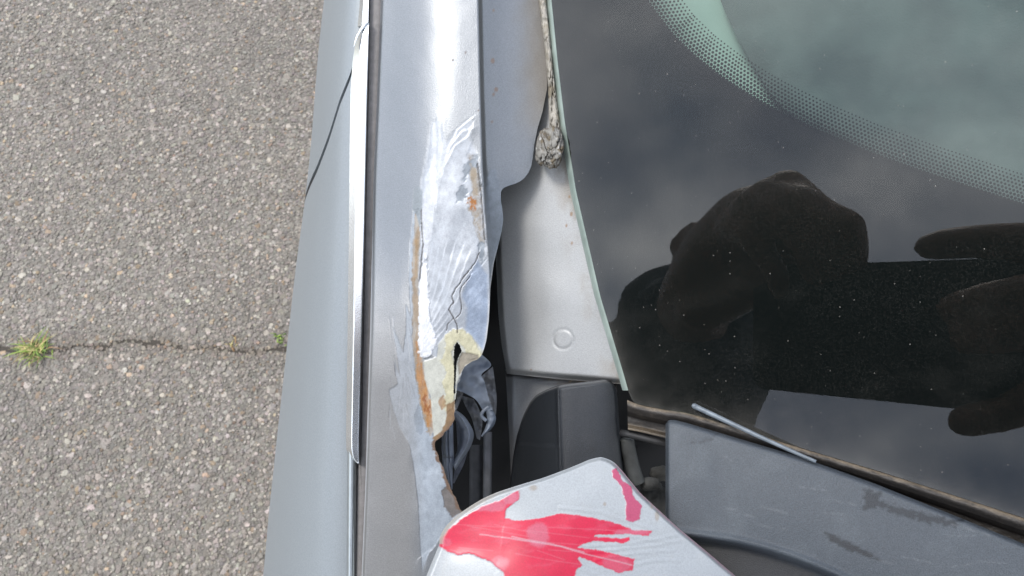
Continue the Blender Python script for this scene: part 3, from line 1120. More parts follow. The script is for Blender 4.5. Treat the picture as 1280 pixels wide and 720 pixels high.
FRIT = [(-260, 720), (-120, 755), (-60, 779), (0, 807), (44, 840), (72, 869), (101, 907), (127, 949), (140, 973), (163, 1020), (191, 1086), (215, 1152), (257, 1280), (300, 1420), (365, 1640)]
XF = curve(FRIT, soft=4)
ysf = np.concatenate([np.linspace(-520, 366, 190), np.linspace(370, 490, 12), np.linspace(494, 755, 40)])
P, X, Y = plane_sheet(curve([(y, XG(np.array([float(y)]))[0] + 1.0) for y in np.linspace(-520, 755, 280)]), lambda y: np.minimum(XF(y), 1640), ysf, 12, 0.0012)
drop = None
Pw = widen(P)
yb = np.minimum(Y[:, -1], 2000)
cut = np.zeros((Pw.shape[0] - 1, Pw.shape[1] - 1), bool)
cut[yb[:-1] < 366, P.shape[1] - 1:] = True
grid_solid('black_frit', Pw, M_FRIT, windscreen, thick=0.0006, drop=cut)
# edge of the pane
P, X, Y = plane_sheet(lambda y: XG(y) - 7.0, lambda y: XG(y) + 0.3, np.linspace(-520, 488, 150), 5, 0.0004)
t = np.linspace(0, 1, 5)[None, :, None]
P = P + (P - CAMP) / np.linalg.norm(P - CAMP, axis=-1, keepdims=True) * (0.0022 * (1 - t) ** 2)
grid_solid('glass_edge', P, M_EDGE, windscreen, thick=0.002)


def frit_dots():
    yy = np.linspace(-500, 360, 4000)
    cx = XF(yy)
    pts = np.stack([cx, yy], -1)
    seg = np.hypot(*np.diff(pts, axis=0).T)
    s = np.concatenate([[0], np.cumsum(seg)])
    V, F = [], []
    pitch = 5.05
    rows = 9
    k = 6
    for r in range(rows):
        off = 1.0 + r * pitch * 0.87
        rad = np.interp(r, [0, 1, 3, 6, 8], [2.75, 2.35, 2.0, 1.6, 1.15])
        ss = np.arange(pitch * (0.5 * (r % 2)), s[-1] - 1, pitch)
        px, py = np.interp(ss, s, cx), np.interp(ss, s, yy)
        tx, ty = np.interp(ss + 1, s, cx) - np.interp(ss - 1, s, cx), np.interp(ss + 1, s, yy) - np.interp(ss - 1, s, yy)
        ln = np.hypot(tx, ty)
        nx, ny = ty / ln, -tx / ln
        px, py = px + nx * off, py + ny * off
        for a, b, jx in zip(px, py, range(len(px))):
            n0 = len(V)
            an = math.atan2(ny[jx], nx[jx])
            for j in range(k):
                th = an + j / k * math.tau + math.pi / 6
                V.append((a + rad * math.cos(th), b + rad * math.sin(th)))
            F.append(tuple(range(n0, n0 + k)))
    V = np.array(V)
    W = at(V[:, 0], V[:, 1], glass_d(V[:, 0], V[:, 1]) + 0.0012)
    me = mesh_np('frit_dots', W, [np.array(F)], smooth_=False)
    o = put('frit_dots', me, M_FRIT, windscreen)
    o['kind'] = 'stuff'


frit_dots()

# ---- what is seen through the glass -----------------------------------------------------
M_DASH = simple('dusty_dashboard', (0.11, 0.122, 0.13), rough=0.75, nscale=34, col2=(0.21, 0.228, 0.232), bump=0.5, bscale=1400)
M_TRIM_IN = simple('pale_pillar_trim', (0.52, 0.60, 0.56), rough=0.7, noise=0.04, nscale=60)
XD = curve([(-260, 855), (-80, 880), (0, 900), (47, 921), (94, 949), (115, 961), (137, 980), (165, 1022), (200, 1085), (260, 1180), (420, 1400)], soft=6)
ysd = np.linspace(-520, 420, 110)
X, Y = rows_xy(ysd, XD, XGR, 50)
D = glass_d(X, Y) + 0.020 + 0.010 * smooth(0, 1, (X - XD(Y)) / 400) + 0.0025 * smooth(25, 0, X - XD(Y)) + 0.0015 * fbm(X / 120, Y / 120, 71)
# a faint seam across the dashboard
d, s = seg_dist(X, Y, [(900, 40), (985, 8), (1060, -30)])
D += 0.0006 * smooth(5, 0, d)
d, s = seg_dist(X, Y, [(1090, 140), (1200, 152), (1300, 158), (1500, 172)])
D += 0.0006 * smooth(5, 0, d)
grid_solid('dashboard', widen(at(X, Y, D)), M_DASH, car, thick=0.004)
X, Y = rows_xy(np.linspace(-520, 300, 40), lambda y: XF(y) - 60, lambda y: XD(y) + 60, 12)
D = glass_d(X, Y) + 0.030
grid_solid('inner_pillar_trim', at(X, Y, D), M_TRIM_IN, car, thick=0.003)

# ---- sealant between the fender flange and the glass -------------------------------------
ys = np.linspace(-520, 166, 420)
X, Y = rows_xy(ys, curve([(-200, 660), (-60, 672), (0, 673), (60, 681), (110, 685), (166, 687)], soft=6), lambda y: XG(y) - 6.2, 26)
H = 0.0009 * fbm(X / 6, Y / 16, 81) + 0.0006 * fbm(X / 2.5, Y / 3.5, 85)
crk = np.abs(fbm(X / 5 + 3, Y / 26, 91)) 
t = np.linspace(-1, 1, 26)[None, :]
D = glass_d(X, Y) - 0.0004 + 0.002 * t ** 4 - H + 0.0012 * smooth(0.07, 0, crk)
d, s = seg_dist(X + 1.5 * fbm(X / 8, Y / 8, 95), Y, [(674, 48), (678, 70), (682, 92), (684, 112)])
D += 0.002 * smooth(2.2, 0.5, d)
col = flat(X.shape, (0.34, 0.315, 0.27))
col = blend(col, smooth(-0.1, 0.5, fbm(X / 9, Y / 14, 99)), (0.21, 0.18, 0.13))
col = blend(col, smooth(0.05, 0.0, crk), (0.10, 0.075, 0.05))
col = blend(col, 0.9 * smooth(2.0, 0.5, d), (0.05, 0.035, 0.02))
grid_solid('sealant_strip', at(X, Y, D), M_STONE, car, thick=0.002, col=col, prm=flat(X.shape, (0, 0.75, 1, 0)))


def sealant_lump():
    bm = bmesh.new()
    bmesh.ops.create_icosphere(bm, subdivisions=6, radius=1.0)
    co = np.array([v.co[:] for v in bm.verts])
    me = bpy.data.meshes.new('sealant_lump')
    u, v = co[:, 0], co[:, 1]
    # boxy outline
    sup = (np.abs(u) ** 3 + np.abs(v) ** 3 + np.abs(co[:, 2]) ** 2.4) ** (-1 / 2.8)
    co = co * sup[:, None]
    n1 = fbm(co[:, 0] * 2.2 + 5, co[:, 1] * 2.2 + co[:, 2], 101, 4)
    n2 = np.abs(fbm(co[:, 0] * 1.0 + 9, co[:, 1] * 1.2 + co[:, 2] * 1.2, 111, 3))
    n3 = np.abs(fbm(co[:, 0] * 2.4 + 2, co[:, 1] * 2.8 + co[:, 2] * 2.0, 117, 3))
    rr = 1 + 0.20 * n1 - 0.30 * smooth(0.07, 0.0, n2) - 0.12 * smooth(0.09, 0.0, n3)
    co = co * rr[:, None]
    px = 686.5 + co[:, 0] * 16.5 + co[:, 1] * 1.5
    py = 184 - co[:, 1] * 25 + co[:, 0] * 1.0
    dd = glass_d(px, py) - 0.0015 - co[:, 2] * 0.0042
    W = at(px, py, dd)
    for vv, w in zip(bm.verts, W):
        vv.co = w
    bmesh.ops.recalc_face_normals(bm, faces=bm.faces)
    bm.to_mesh(me)
    bm.free()
    me.polygons.foreach_set('use_smooth', np.ones(len(me.polygons), bool))
    col = flat((len(W),), (0.19, 0.18, 0.16))
    col = blend(col, smooth(0.0, 0.4, fbm(co[:, 0] * 3, co[:, 1] * 3, 121)), (0.12, 0.095, 0.06))
    col = blend(col, smooth(0.07, 0.02, n2), (0.03, 0.022, 0.015))
    col = blend(col, 0.7 * smooth(0.07, 0.02, n3), (0.05, 0.04, 0.028))
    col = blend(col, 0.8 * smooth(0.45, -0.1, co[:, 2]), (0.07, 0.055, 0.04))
    col = blend(col, 0.8 * smooth(0.35, 0.5, fbm(co[:, 0] * 5, co[:, 1] * 5, 127)), (0.42, 0.41, 0.39))
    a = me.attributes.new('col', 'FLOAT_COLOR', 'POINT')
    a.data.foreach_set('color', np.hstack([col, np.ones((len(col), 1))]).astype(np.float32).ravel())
    a = me.attributes.new('prm', 'FLOAT_COLOR', 'POINT')
    a.data.foreach_set('color', np.tile(np.array([0, 0.6, 1, 0], np.float32), len(col)))
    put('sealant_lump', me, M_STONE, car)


sealant_lump()

# ---- pale pillar panel below the flange --------------------------------------------------
ys = np.concatenate([np.linspace(90, 455, 210), np.linspace(456, 476, 22)])
botE = curve([(600, 466), (632, 467), (700, 474), (776, 480), (800, 482)], soft=4)
X, Y = rows_xy(ys, curve([(150, 640), (232, 618), (330, 620), (400, 623), (440, 627), (466, 632), (480, 634)], soft=6), lambda y: XG(np.minimum(y, 478)) - 3, 130)
tt = (Y - 90) / (476 - 90)
Y = 90 + tt * (botE(X) - 90)
D = glass_d(X, Y) + 0.0060 + 0.002 * smooth(90, 0, X - 618) ** 2 + 0.004 * smooth(22, 0, X - XG(Y) + 170) * 0
D = D + 0.003 * smooth(10, 0, botE(X) - Y) ** 2 + 0.004 * smooth(10, 0, X - curve([(150, 640), (232, 618), (330, 620), (400, 623), (440, 627), (480, 634)])(Y)) ** 2
r = np.hypot(X - 704, (Y - 424) * 1.02)
D = D + 0.00022 * np.exp(-((r - 12.5) / 1.3) ** 2) - 0.0001 * smooth(12, 9, r)
D = D + 0.0004 * fbm(X / 70, Y / 70, 131, 2)
col = flat(X.shape, (0.37, 0.375, 0.375))
dirt = smooth(40, 0, XG(np.minimum(Y, 478)) - X) * smooth(-0.2, 0.5, fbm(X / 16, Y / 30, 135))
col = blend(col, 0.55 * dirt, (0.25, 0.21, 0.155))
prm = flat(X.shape, (0.3, 0.45, 1.0, 0.1))
prm = blend(prm, 0.6 * dirt, (0, 0.8, 1, 0))
for (sx, sy, sr) in ((714, 268, 3), (708, 282, 2), (715, 304, 2.2), (664, 462, 1.2), (712, 246, 2)):
    m = smooth(-0.8, 0.8, sr - np.hypot((X - sx) * 1.6, Y - sy) + fbm(X / 3, Y / 3, 139))
    col = blend(col, 0.8 * m, (0.24, 0.15, 0.08))
grid_solid('pillar_panel', at(X, Y, D), M_PAINT, car, thick=0.0012, col=col, prm=prm)
X, Y = rows_xy(np.linspace(462, 640, 70), curve([(462, 632), (500, 634), (556, 637), (640, 640)], soft=3), lambda y: np.full_like(y, 771.0), 60)
D = glass_d(X, Y) + 0.0175 + 0.004 * smooth(12, 0, X - 633) ** 2
col = flat(X.shape, (0.35, 0.355, 0.36))
seam = smooth(9, 0, np.abs(Y - botE(X) - 1)) * smooth(675, 700, X) * smooth(-0.1, 0.3, fbm(X / 6, Y / 3, 141))
col = blend(col, 0.9 * smooth(5.5, 2.5, np.abs(Y - botE(X) + 0.5)), (0.035, 0.03, 0.026))  # dark band painted along the gap to deepen its soft shadow
col = blend(col, seam, (0.20, 0.14, 0.08))
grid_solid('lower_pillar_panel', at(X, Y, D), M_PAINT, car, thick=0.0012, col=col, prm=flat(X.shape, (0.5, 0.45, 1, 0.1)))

# ---- cavity lining -----------------------------------------------------------------------
X, Y = rows_xy(np.linspace(190, 760, 30), lambda y: np.full_like(y, 505.0), lambda y: np.full_like(y, 980.0), 24)
D = 0.315 + 0 * X + 0.006 * fbm(X / 60, Y / 60, 151)
grid_solid('cavity_lining', at(X, Y, D), M_BLACK, car, thick=0.003)
X, Y = rows_xy(np.linspace(190, 760, 10), lambda y: np.full_like(y, 505.0), lambda y: np.full_like(y, 520.0), 3)
# left wall of the cavity
yy = np.linspace(190, 760, 20)
P = np.stack([at(np.full(20, 500.0), yy, np.full(20, d_)) for d_ in (0.268, 0.29, 0.316)], 1)
grid_solid('cavity_side', P, M_BLACK, car, thick=0.002, along='normal')


# ---- pieces inside the torn opening ------------------------------------------------------
def tp(pts, d):
    return [tuple(at(x, y, (d if not isinstance(d, (list, tuple)) else d[i]))) for i, (x, y) in enumerate(pts)]


def spline(pts, n=6):
    pts = [np.array(p, float) for p in pts]
    out = []
    for i in range(len(pts) - 1):
        p0, p1, p2, p3 = pts[max(i - 1, 0)], pts[i], pts[i + 1], pts[min(i + 2, len(pts) - 1)]
        for t in np.linspace(0, 1, n, endpoint=False):
            out.append(0.5 * ((2 * p1) + (-p0 + p2) * t + (2 * p0 - 5 * p1 + 4 * p2 - p3) * t * t + (-p0 + 3 * p1 - 3 * p2 + p3) * t ** 3))
    out.append(pts[-1])
    return out


def two_curve(A, B, n, nc):
    A, B = np.array(spline(A, 8)), np.array(spline(B, 8))

    def res(c):
        s = np.concatenate([[0], np.cumsum(np.hypot(*np.diff(c, axis=0).T))])
        q_ = np.linspace(0, s[-1], n)
        return np.stack([np.interp(q_, s, c[:, 0]), np.interp(q_, s, c[:, 1])], -1)
    A, B = res(A), res(B)
    t = np.linspace(0, 1, nc)[None, :, None]
    G = A[:, None] * (1 - t) + B[:, None] * t
    return G[..., 0], G[..., 1]


bracket = empty('bracket', tuple(at(570, 560, 0.262)))
bracket.parent = car
bracket.location = Vector(bracket.location) - car.location
X, Y = two_curve([(563, 517), (570, 527), (575, 541), (574, 556), (569, 570), (566, 580)], [(566, 510), (581, 521), (592, 541), (588, 559), (578, 574), (569, 588)], 90, 22)
t = np.linspace(-1, 1, 22)[None, :]
D = 0.2595 + 0.0032 * t * t - 0.0012 * np.exp(-((t - 0.35) / 0.22) ** 2) + 0.0008 * fbm(X / 14, Y / 14, 345, 2)
grid_solid('loop', at(X, Y, D), M_BRACKET, bracket, thick=0.0012)
X, Y = rows_xy(np.linspace(518, 612, 60), curve([(518, 553), (560, 552), (585, 554), (612, 562)], soft=2), curve([(518, 566), (560, 567), (578, 568), (580, 566), (612, 565.5)], soft=1), 12)
t = np.linspace(-1, 1, 12)[None, :]
D = 0.2595 + 0.002 * t * t + 0.0015 * smooth(570, 572, Y) + 0.0006 * np.cos(t * 9)
grid_solid('strap', at(X, Y, D), M_BRACKET, bracket, thick=0.001)
X, Y = rows_xy(np.linspace(524, 604, 40), curve([(524, 570), (560, 572), (604, 566)], soft=3), curve([(524, 578), (545, 588), (560, 586), (580, 580), (604, 568)], soft=3), 14)
D = 0.2655 + 0.001 * fbm(X / 9, Y / 9, 161)
grid_solid('web', at(X, Y, D), simple('dark_bracket', (0.15, 0.165, 0.2), rough=0.4, noise=0.3, nscale=150), bracket, thick=0.001)


X, Y = two_curve([(580, 449), (573, 468), (568, 485), (580, 491), (595, 500), (604, 514)], [(602, 443), (614, 456), (602, 468), (606, 478), (611, 498), (616, 512)], 70, 26)
D = 0.2535 + 0.0016 * fbm(X / 20, Y / 16, 171, 2) + 0.0016 * np.abs(fbm(X / 24 + 4, Y / 26, 175, 2)) + 0.003 * smooth(460, 510, Y)
grid_solid('torn_flap', at(X, Y, D), M_FLAP, car, thick=0.0006)
X, Y = two_curve([(606, 510), (609, 524), (606, 536), (601, 545)], [(615, 511), (620, 522), (616, 534), (603, 546)], 40, 14)
D = 0.2575 + 0.0009 * fbm(X / 11, Y / 10, 181, 2) + 0.0016 * np.linspace(-1, 1, 14)[None, :] ** 2
grid_solid('torn_flap_hook', at(X, Y, D), M_FLAP, car, thick=0.0008)
mb = MB()
mb.tube(tp(spline([(611, 508), (604, 514), (602, 520), (608, 526)]), 0.258), 0.0006, 8)
mb.build('torn_wire', M_FLAP, car)


def box_px(name, x0, x1, xb0, xb1, y0, y1, d, mat, nc=9, bul=0.001):
    X, Y = rows_xy(np.linspace(y0, y1, 20), curve([(y0, x0), (y1, xb0)]), curve([(y0, x1), (y1, xb1)]), nc)
    t = np.linspace(-1, 1, nc)[None, :]
    D = d + bul * np.abs(t) ** 4
    return grid_solid(name, at(X, Y, D), mat, car, thick=0.004)


for A_, B_, d_, sd_ in (([(568, 462), (572, 478), (571, 498), (566, 514)], [(578, 456), (583, 474), (579, 492), (571, 512)], 0.2585, 351),
                       ([(576, 494), (582, 508), (590, 524), (596, 548)], [(592, 499), (599, 512), (603, 528), (600, 550)], 0.2700, 361),
                       ([(600, 472), (606, 488), (610, 505), (612, 520)], [(616, 458), (619, 480), (621, 500), (620, 518)], 0.2680, 371)):
    X, Y = two_curve(A_, B_, 50, 18)
    D = d_ + 0.0018 * fbm(X / 8, Y / 9, sd_, 2) + 0.0012 * np.abs(fbm(X / 11, Y / 15, sd_ + 4, 2))
    grid_solid('crumpled_liner', at(X, Y, D), M_RAIL2, car, thick=0.0006)
box_px('inner_rail', 587, 603, 586, 602, 556, 668, 0.276, M_RAIL)
box_px('inner_rail', 604.5, 615, 603.5, 614, 540, 668, 0.272, M_RAIL2)

# ---- plastic corner cap ------------------------------------------------------------------
XCL = curve([(474, 755), (476.5, 740), (478.5, 720), (480.5, 703), (482, 697), (485, 688), (489, 679), (494, 670), (502, 663), (512, 657.5), (525, 652), (545, 646), (570, 641.5), (600, 638), (660, 632), (720, 628)], soft=1.6)
XCR = curve([(474, 757), (477, 764), (481, 768), (488, 770.5), (500, 772), (530, 774), (560, 777), (600, 783), (660, 792), (720, 800)], soft=2)
ys = np.concatenate([np.linspace(474, 500, 40), np.linspace(501, 720, 90)])
X, Y = rows_xy(ys, XCL, XCR, 120)
rdg = 697 + (Y - 480) * 0.03
D = 0.2485 - (Y - 480) * 0.00001
D = D + np.where(X < rdg, 0.00042 * (rdg - X) + 0.0016, 0.0035 * np.abs((X - 728) / 45.0) ** 3)
D = D - 0.0013 * np.exp(-((X - rdg) / 2.2) ** 2)
edge_t = Y - np.interp(X, XCL(ys)[::-1], ys[::-1])
D = D + 0.003 * smooth(7, 0, edge_t) ** 2 + 0.004 * smooth(5, 0, XCR(Y) - X) ** 2
D = D - 0.0006 * smooth(-1.0, 1.0, Y - (553 + (X - 645) * 0.10)) * smooth(1, -1, X - rdg + 3)
col = flat(X.shape, (0.032, 0.035, 0.040))
col = blend(col, 0.4 * smooth(0.0, 0.6, fbm(X / 26, Y / 26, 191)), (0.045, 0.047, 0.050))
col = blend(col, smooth(0.5, -0.5, X - rdg), (0.014, 0.016, 0.019))  # blacker left piece, with the shade of its recessed face painted in
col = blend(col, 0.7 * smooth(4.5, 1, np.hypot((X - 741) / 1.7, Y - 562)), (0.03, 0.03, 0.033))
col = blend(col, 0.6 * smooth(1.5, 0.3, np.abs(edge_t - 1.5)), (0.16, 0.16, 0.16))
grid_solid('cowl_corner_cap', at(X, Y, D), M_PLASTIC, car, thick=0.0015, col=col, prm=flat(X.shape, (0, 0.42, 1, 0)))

# ---- seals along the lower edge of the glass ---------------------------------------------
M_SEAL = attr_mat('dusty_seal', grain=0.25, gscale=1500, bump=0.8, bscale=1500)
A = [(784, 500), (800, 506), (830, 512), (872, 519.5), (1002, 560.5), (1102, 590.5), (1282, 648.5), (1500, 721), (1600, 755)]
Bc = [(785, 537), (805, 541), (835, 548), (875, 556), (1000, 592), (1100, 624), (1282, 690), (1500, 770), (1600, 806)]
X, Y = two_curve(A, Bc, 240, 34)
v = np.linspace(0, 1, 34)[None, :]
D = glass_d(X, Y) + 0.0003 - 0.0011 * np.sin(np.clip(v / 0.34, 0, 1) * math.pi) + 0.005 * smooth(0.35, 0.55, v) - 0.002 * smooth(0.8, 0.95, v)
D = D + 0.00025 * fbm(X / 8, Y / 8, 201)
col = flat(X.shape, (0.028, 0.024, 0.021))
n = fbm(X / 10, Y / 5, 205)
col = blend(col, smooth(0.16, 0.0, v + 0.10 * n) * 0.9, (0.17, 0.135, 0.095))
col = blend(col, (1 - smooth(800, 850, X)) * smooth(0.72, 0.86, v + 0.05 * n) * 0.8, (0.14, 0.11, 0.075))
col = blend(col, smooth(0.25, 0.6, n) * 0.45, (0.08, 0.066, 0.052))
grid_solid('windscreen_seal', at(X, Y, D), M_SEAL, car, thick=0.002, col=col, prm=flat(X.shape, (0, 0.55, 1, 0)))
mb = MB()
mb.tube(tp([(776, 541), (786, 543), (810, 549), (845, 558)], [0.2515, 0.25, 0.247, 0.244]), 0.0011, 12)
mb.build('drain_moulding', M_RUBBER, car)
# dusty things below, between the cap and the cowl
mb = MB()
mb.tube(tp(spline([(783, 548), (786, 565), (791, 585), (797, 604)]), 0.255), [0.0024] * 19, 14)
mb.build('hinge_post', simple('hinge_grey', (0.055, 0.058, 0.058), rough=0.55, noise=0.4, nscale=160, bump=0.4), car)
for (cx, cy, rx, ry, d_) in ((812, 605, 14, 9, 0.257), (826, 592, 14, 10, 0.262), (818, 630, 24, 22, 0.268)):
    bm = bmesh.new()
    bmesh.ops.create_icosphere(bm, subdivisions=4, radius=1)
    co = np.array([q_.co[:] for q_ in bm.verts])
    rr = 1 + 0.22 * fbm(co[:, 0] * 2 + cx, co[:, 1] * 2 + co[:, 2], 211)
    co *= rr[:, None]
    W = at(cx + co[:, 0] * rx, cy - co[:, 1] * ry, d_ - co[:, 2] * 0.003)
    for q_, w in zip(bm.verts, W):
        q_.co = w
    me = bpy.data.meshes.new('foam_lump')
    bmesh.ops.recalc_face_normals(bm, faces=bm.faces)
    bm.to_mesh(me)
    bm.free()
    me.polygons.foreach_set('use_smooth', np.ones(len(me.polygons), bool))
    put('foam_lump', me, M_LUMP, car)

# ---- cowl panel --------------------------------------------------------------------------
topW = curve([(820, 526), (836, 525), (842, 524.5), (860, 529), (900, 541), (950, 556), (1000, 571), (1045, 587), (1090, 603), (1180, 639), (1283, 681), (1420, 738), (1640, 830)], soft=4)
lip = curve([(820, 666), (868, 671), (920, 678), (960, 688), (1000, 701), (1045, 720), (1100, 748), (1200, 810), (1640, 1100)], soft=14)
xs = np.concatenate([832 + 14 * np.linspace(0, 1, 12) ** 1.6, np.linspace(848, 1640, 230)])
vs = np.concatenate([np.linspace(0, 0.06, 10), np.linspace(0.066, 1, 150)])
X = np.repeat(xs[None], len(vs), 0)
Yt = topW(xs) + 4.0 * smooth(6, 0, xs - 832) ** 2
Y = Yt[None] + vs[:, None] * (980 - Yt[None] * 0.55 - 260)
e_t = Y - Yt[None]
D = glass_d(X, Y) - 0.0035 - 0.00007 * e_t + 0.0035 * smooth(5, 0, e_t) ** 2 + 0.004 * smooth(5, 0, X - 832) ** 2
D = D - 0.0012 * np.exp(-((e_t - 70) / 60.0) ** 2) + 0.0010 * np.exp(-((X - 905) / 26.0) ** 2 - ((e_t - 66) / 50.0) ** 2)
ls = Y - lip(X)
D = D + 0.0075 * smooth(-1.5, 7, ls) - 0.0008 * np.exp(-((ls + 4) / 4.0) ** 2) + 0.002 * smooth(7, 40, ls) * 0
n1 = fbm(X / 4, Y / 4, 221) * 1.6
col = flat(X.shape, (0.052, 0.062, 0.074))
col = blend(col, 0.5 * smooth(-0.1, 0.6, fbm(X / 40, Y / 40, 225)), (0.075, 0.088, 0.101))
col = blend(col, smooth(2, 10, ls), (0.028, 0.03, 0.034))
s1 = poly_sdf(X, Y, [(1081, 612), (1100, 616), (1102, 626), (1120, 634), (1150, 640), (1182, 648), (1202, 650), (1194, 660), (1160, 654), (1125, 643), (1100, 634), (1080, 636)]) + 3.5 * n1
s2 = poly_sdf(X, Y, [(1030, 666), (1040, 668), (1060, 677), (1085, 690), (1106, 703), (1082, 696), (1055, 685), (1036, 676)]) + 2.0 * n1
col = blend(col, 0.9 * smooth(-1.5, 1.5, s1), (0.014, 0.017, 0.022))
col = blend(col, 0.9 * smooth(-1, 1, s2), (0.012, 0.014, 0.018))
d, s = seg_dist(X + n1, Y + n1, [(866, 554), (880, 552), (893, 546), (904, 539)])
col = blend(col, 0.8 * smooth(1.3, 0.4, d), (0.03, 0.033, 0.04))
D = D + 0.0003 * smooth(1.5, 0.3, d)
for k in range(18):
    x0 = random.uniform(860, 1280)
    y0 = float(topW(np.array([x0]))[0]) + random.uniform(8, 110)
    d, s = seg_dist(X, Y, [(x0, y0), (x0 + random.uniform(15, 60), y0 + random.uniform(-14, 18))])
    col = blend(col, 0.18 * smooth(1.2, 0.2, d), (0.2, 0.21, 0.22))
prm = flat(X.shape, (0, 0.44, 1, 0))
grid_solid('cowl_panel', widen(at(X, Y, D)), M_PLASTIC, car, thick=0.002, col=wide(col), prm=wide(prm))
# slim rod lying over the seal
mb = MB()
pts = spline([(869, 508), (905, 525), (950, 546), (990, 564), (1020, 577)], 5)
dd = [float(glass_d(x, y)) - 0.0024 - 0.0014 * i / len(pts) for i, (x, y) in enumerate(pts)]
mb.tube(tp(pts, dd), [0.00075] * 2 + list(np.linspace(0.00075, 0.00045, len(pts) - 2)), 12)
mb.capsule(at(868, 507.5, dd[0]), 0.00082, at(871, 509, dd[0]), 0.00082)
mb.build('trim_rod', simple('dull_aluminium', (0.155, 0.18, 0.205), rough=0.4, metal=0.1, noise=0.2, nscale=300), car)

# ---- hood corner --------------------------------------------------------------------------
XHL = curve([(571.5, 750), (573, 741), (576, 733), (580, 724), (585, 712), (591, 696), (597, 680), (606, 650), (615, 622), (622, 606), (630, 592), (640, 577), (648, 567), (657, 558), (665, 552.5), (673, 549.5), (681, 549), (688, 546), (700, 541), (720, 533), (800, 505), (1000, 450), (1200, 420)], soft=1.6)
XHR = curve([(571.5, 752), (574, 762), (580, 770), (590, 779), (600, 787), (617, 801), (640, 826), (662, 850), (690, 884), (718, 917), (800, 1008), (1000, 1230), (1200, 1450)], soft=3)
ys = np.concatenate([np.linspace(571.5, 580, 16), np.arange(581, 735, 0.95), np.linspace(740, 1200, 50)])
tcol = np.concatenate([np.linspace(0, 0.08, 18), np.linspace(0.084, 0.92, 240), np.linspace(0.924, 1, 18)])
xl, xr = XHL(ys)[:, None], XHR(ys)[:, None]
X = xl + (xr - xl) * tcol[None]
Y = np.repeat(ys[:, None], len(tcol), 1)
outl = [(x, y) for y, x in zip(ys[::4], XHL(ys[::4]))] + [(x, y) for y, x in zip(ys[::-4], XHR(ys[::-4]))]
ed = np.maximum(poly_sdf(X, Y, outl), 0)
D = 0.2265 - (Y - 572) * 0.000082 + 0.0022 * smooth(6, 0, ed) ** 2
D = D + 0.0045 * smooth(190, 0, X - 545) ** 2 * smooth(560, 690, Y)
D = D + 0.0003 * fbm(X / 60, Y / 50, 231, 2)
rag = 1.5 * fbm(X / 7, Y / 7, 235) + 0.9 * fbm(X / 2.6, Y / 2.6, 239, 2)
n1 = fbm(X / 22, Y / 22, 241)
col = flat(X.shape, (0.355, 0.375, 0.39))
prm = flat(X.shape, (0.15, 0.45, 0.7, 0.12))
RED = np.array([0.50, 0.008, 0.045])
PINK = np.array([0.38, 0.055, 0.12])
main = [(549, 682), (551, 671), (560, 662), (569, 655), (589, 640), (602, 633), (629, 624), (640, 617), (649, 612), (648, 624), (640, 631), (631, 638), (632, 647), (640, 650), (651, 651), (673, 648), (700, 642), (720, 644), (740, 647), (771, 654),
        (793, 663), (815, 664), (811, 669), (790, 668), (787, 667), (765, 668), (744, 668), (742, 671), (776, 673), (787, 671), (787, 675), (780, 679), (742, 676), (729, 681), (722, 684), (760, 690), (793, 699), (791, 713), (773, 716), (745, 704), (724, 696), (722, 699),
        (728, 706), (720, 712), (716, 726), (712, 745), (640, 748), (629, 716), (616, 704), (607, 699), (587, 691), (573, 694), (560, 690)]
side_streak = [(764, 588), (770, 586), (779, 601), (789, 609), (791, 618), (798, 627), (802, 633), (799, 649), (791, 653), (783, 649), (782, 638), (783, 629), (780, 618), (777, 609), (766, 596)]
mm = smooth(-0.8, 0.8, poly_sdf(X, Y, main) + 0.9 * rag)
ms = smooth(-0.8, 0.8, poly_sdf(X, Y, side_streak) + 1.1 * rag)
thin = smooth(0.15, 0.6, fbm(X / 26 + Y / 60, Y / 10, 271, 4))[..., None]
redc = RED * (1 + 0.10 * n1[..., None]) * (1 - 0.18 * thin) + np.array([0.48, 0.12, 0.18]) * 0.18 * thin
col = col * (1 - mm[..., None]) + redc * mm[..., None]
col = blend(col, ms, PINK)
prm = blend(prm, np.maximum(mm, ms), (0.0, 0.42, 0.4, 0.15))
# thinner, paler pink zones in the red
for cx, cy, rx, ry, kk in ((673, 668, 14, 16, 0.5), (612, 632, 22, 8, 0.55), (638, 622, 12, 9, 0.7), (790, 666, 22, 5, 0.5), (770, 705, 20, 12, 0.35), (625, 705, 12, 10, 0.35), (558, 678, 6, 6, 0.3)):
    z = smooth(1.15, 0.75, np.hypot((X - cx) / rx, (Y - cy) / ry) + 0.25 * fbm(X / 8, Y / 8, 251))
    col = blend(col, z * kk * np.maximum(mm, ms), (0.44, 0.15, 0.21))
for k in range(12):
    x0, y0 = random.uniform(560, 690), random.uniform(655, 700)
    d, s = seg_dist(X, Y, [(x0, y0), (x0 + random.uniform(30, 90), y0 + random.uniform(2, 18))])
    col = blend(col, 0.18 * smooth(1.1, 0.2, d) * mm, (0.48, 0.22, 0.27))
# a paler scratch across the red
for pl in ([(600, 668), (660, 676), (700, 683), (745, 696), (790, 706)], [(640, 671), (690, 680), (730, 690)]):
    d, s = seg_dist(X, Y + 0.8 * n1, pl)
    col = blend(col, 0.6 * smooth(1.4, 0.3, d), (0.46, 0.27, 0.31))
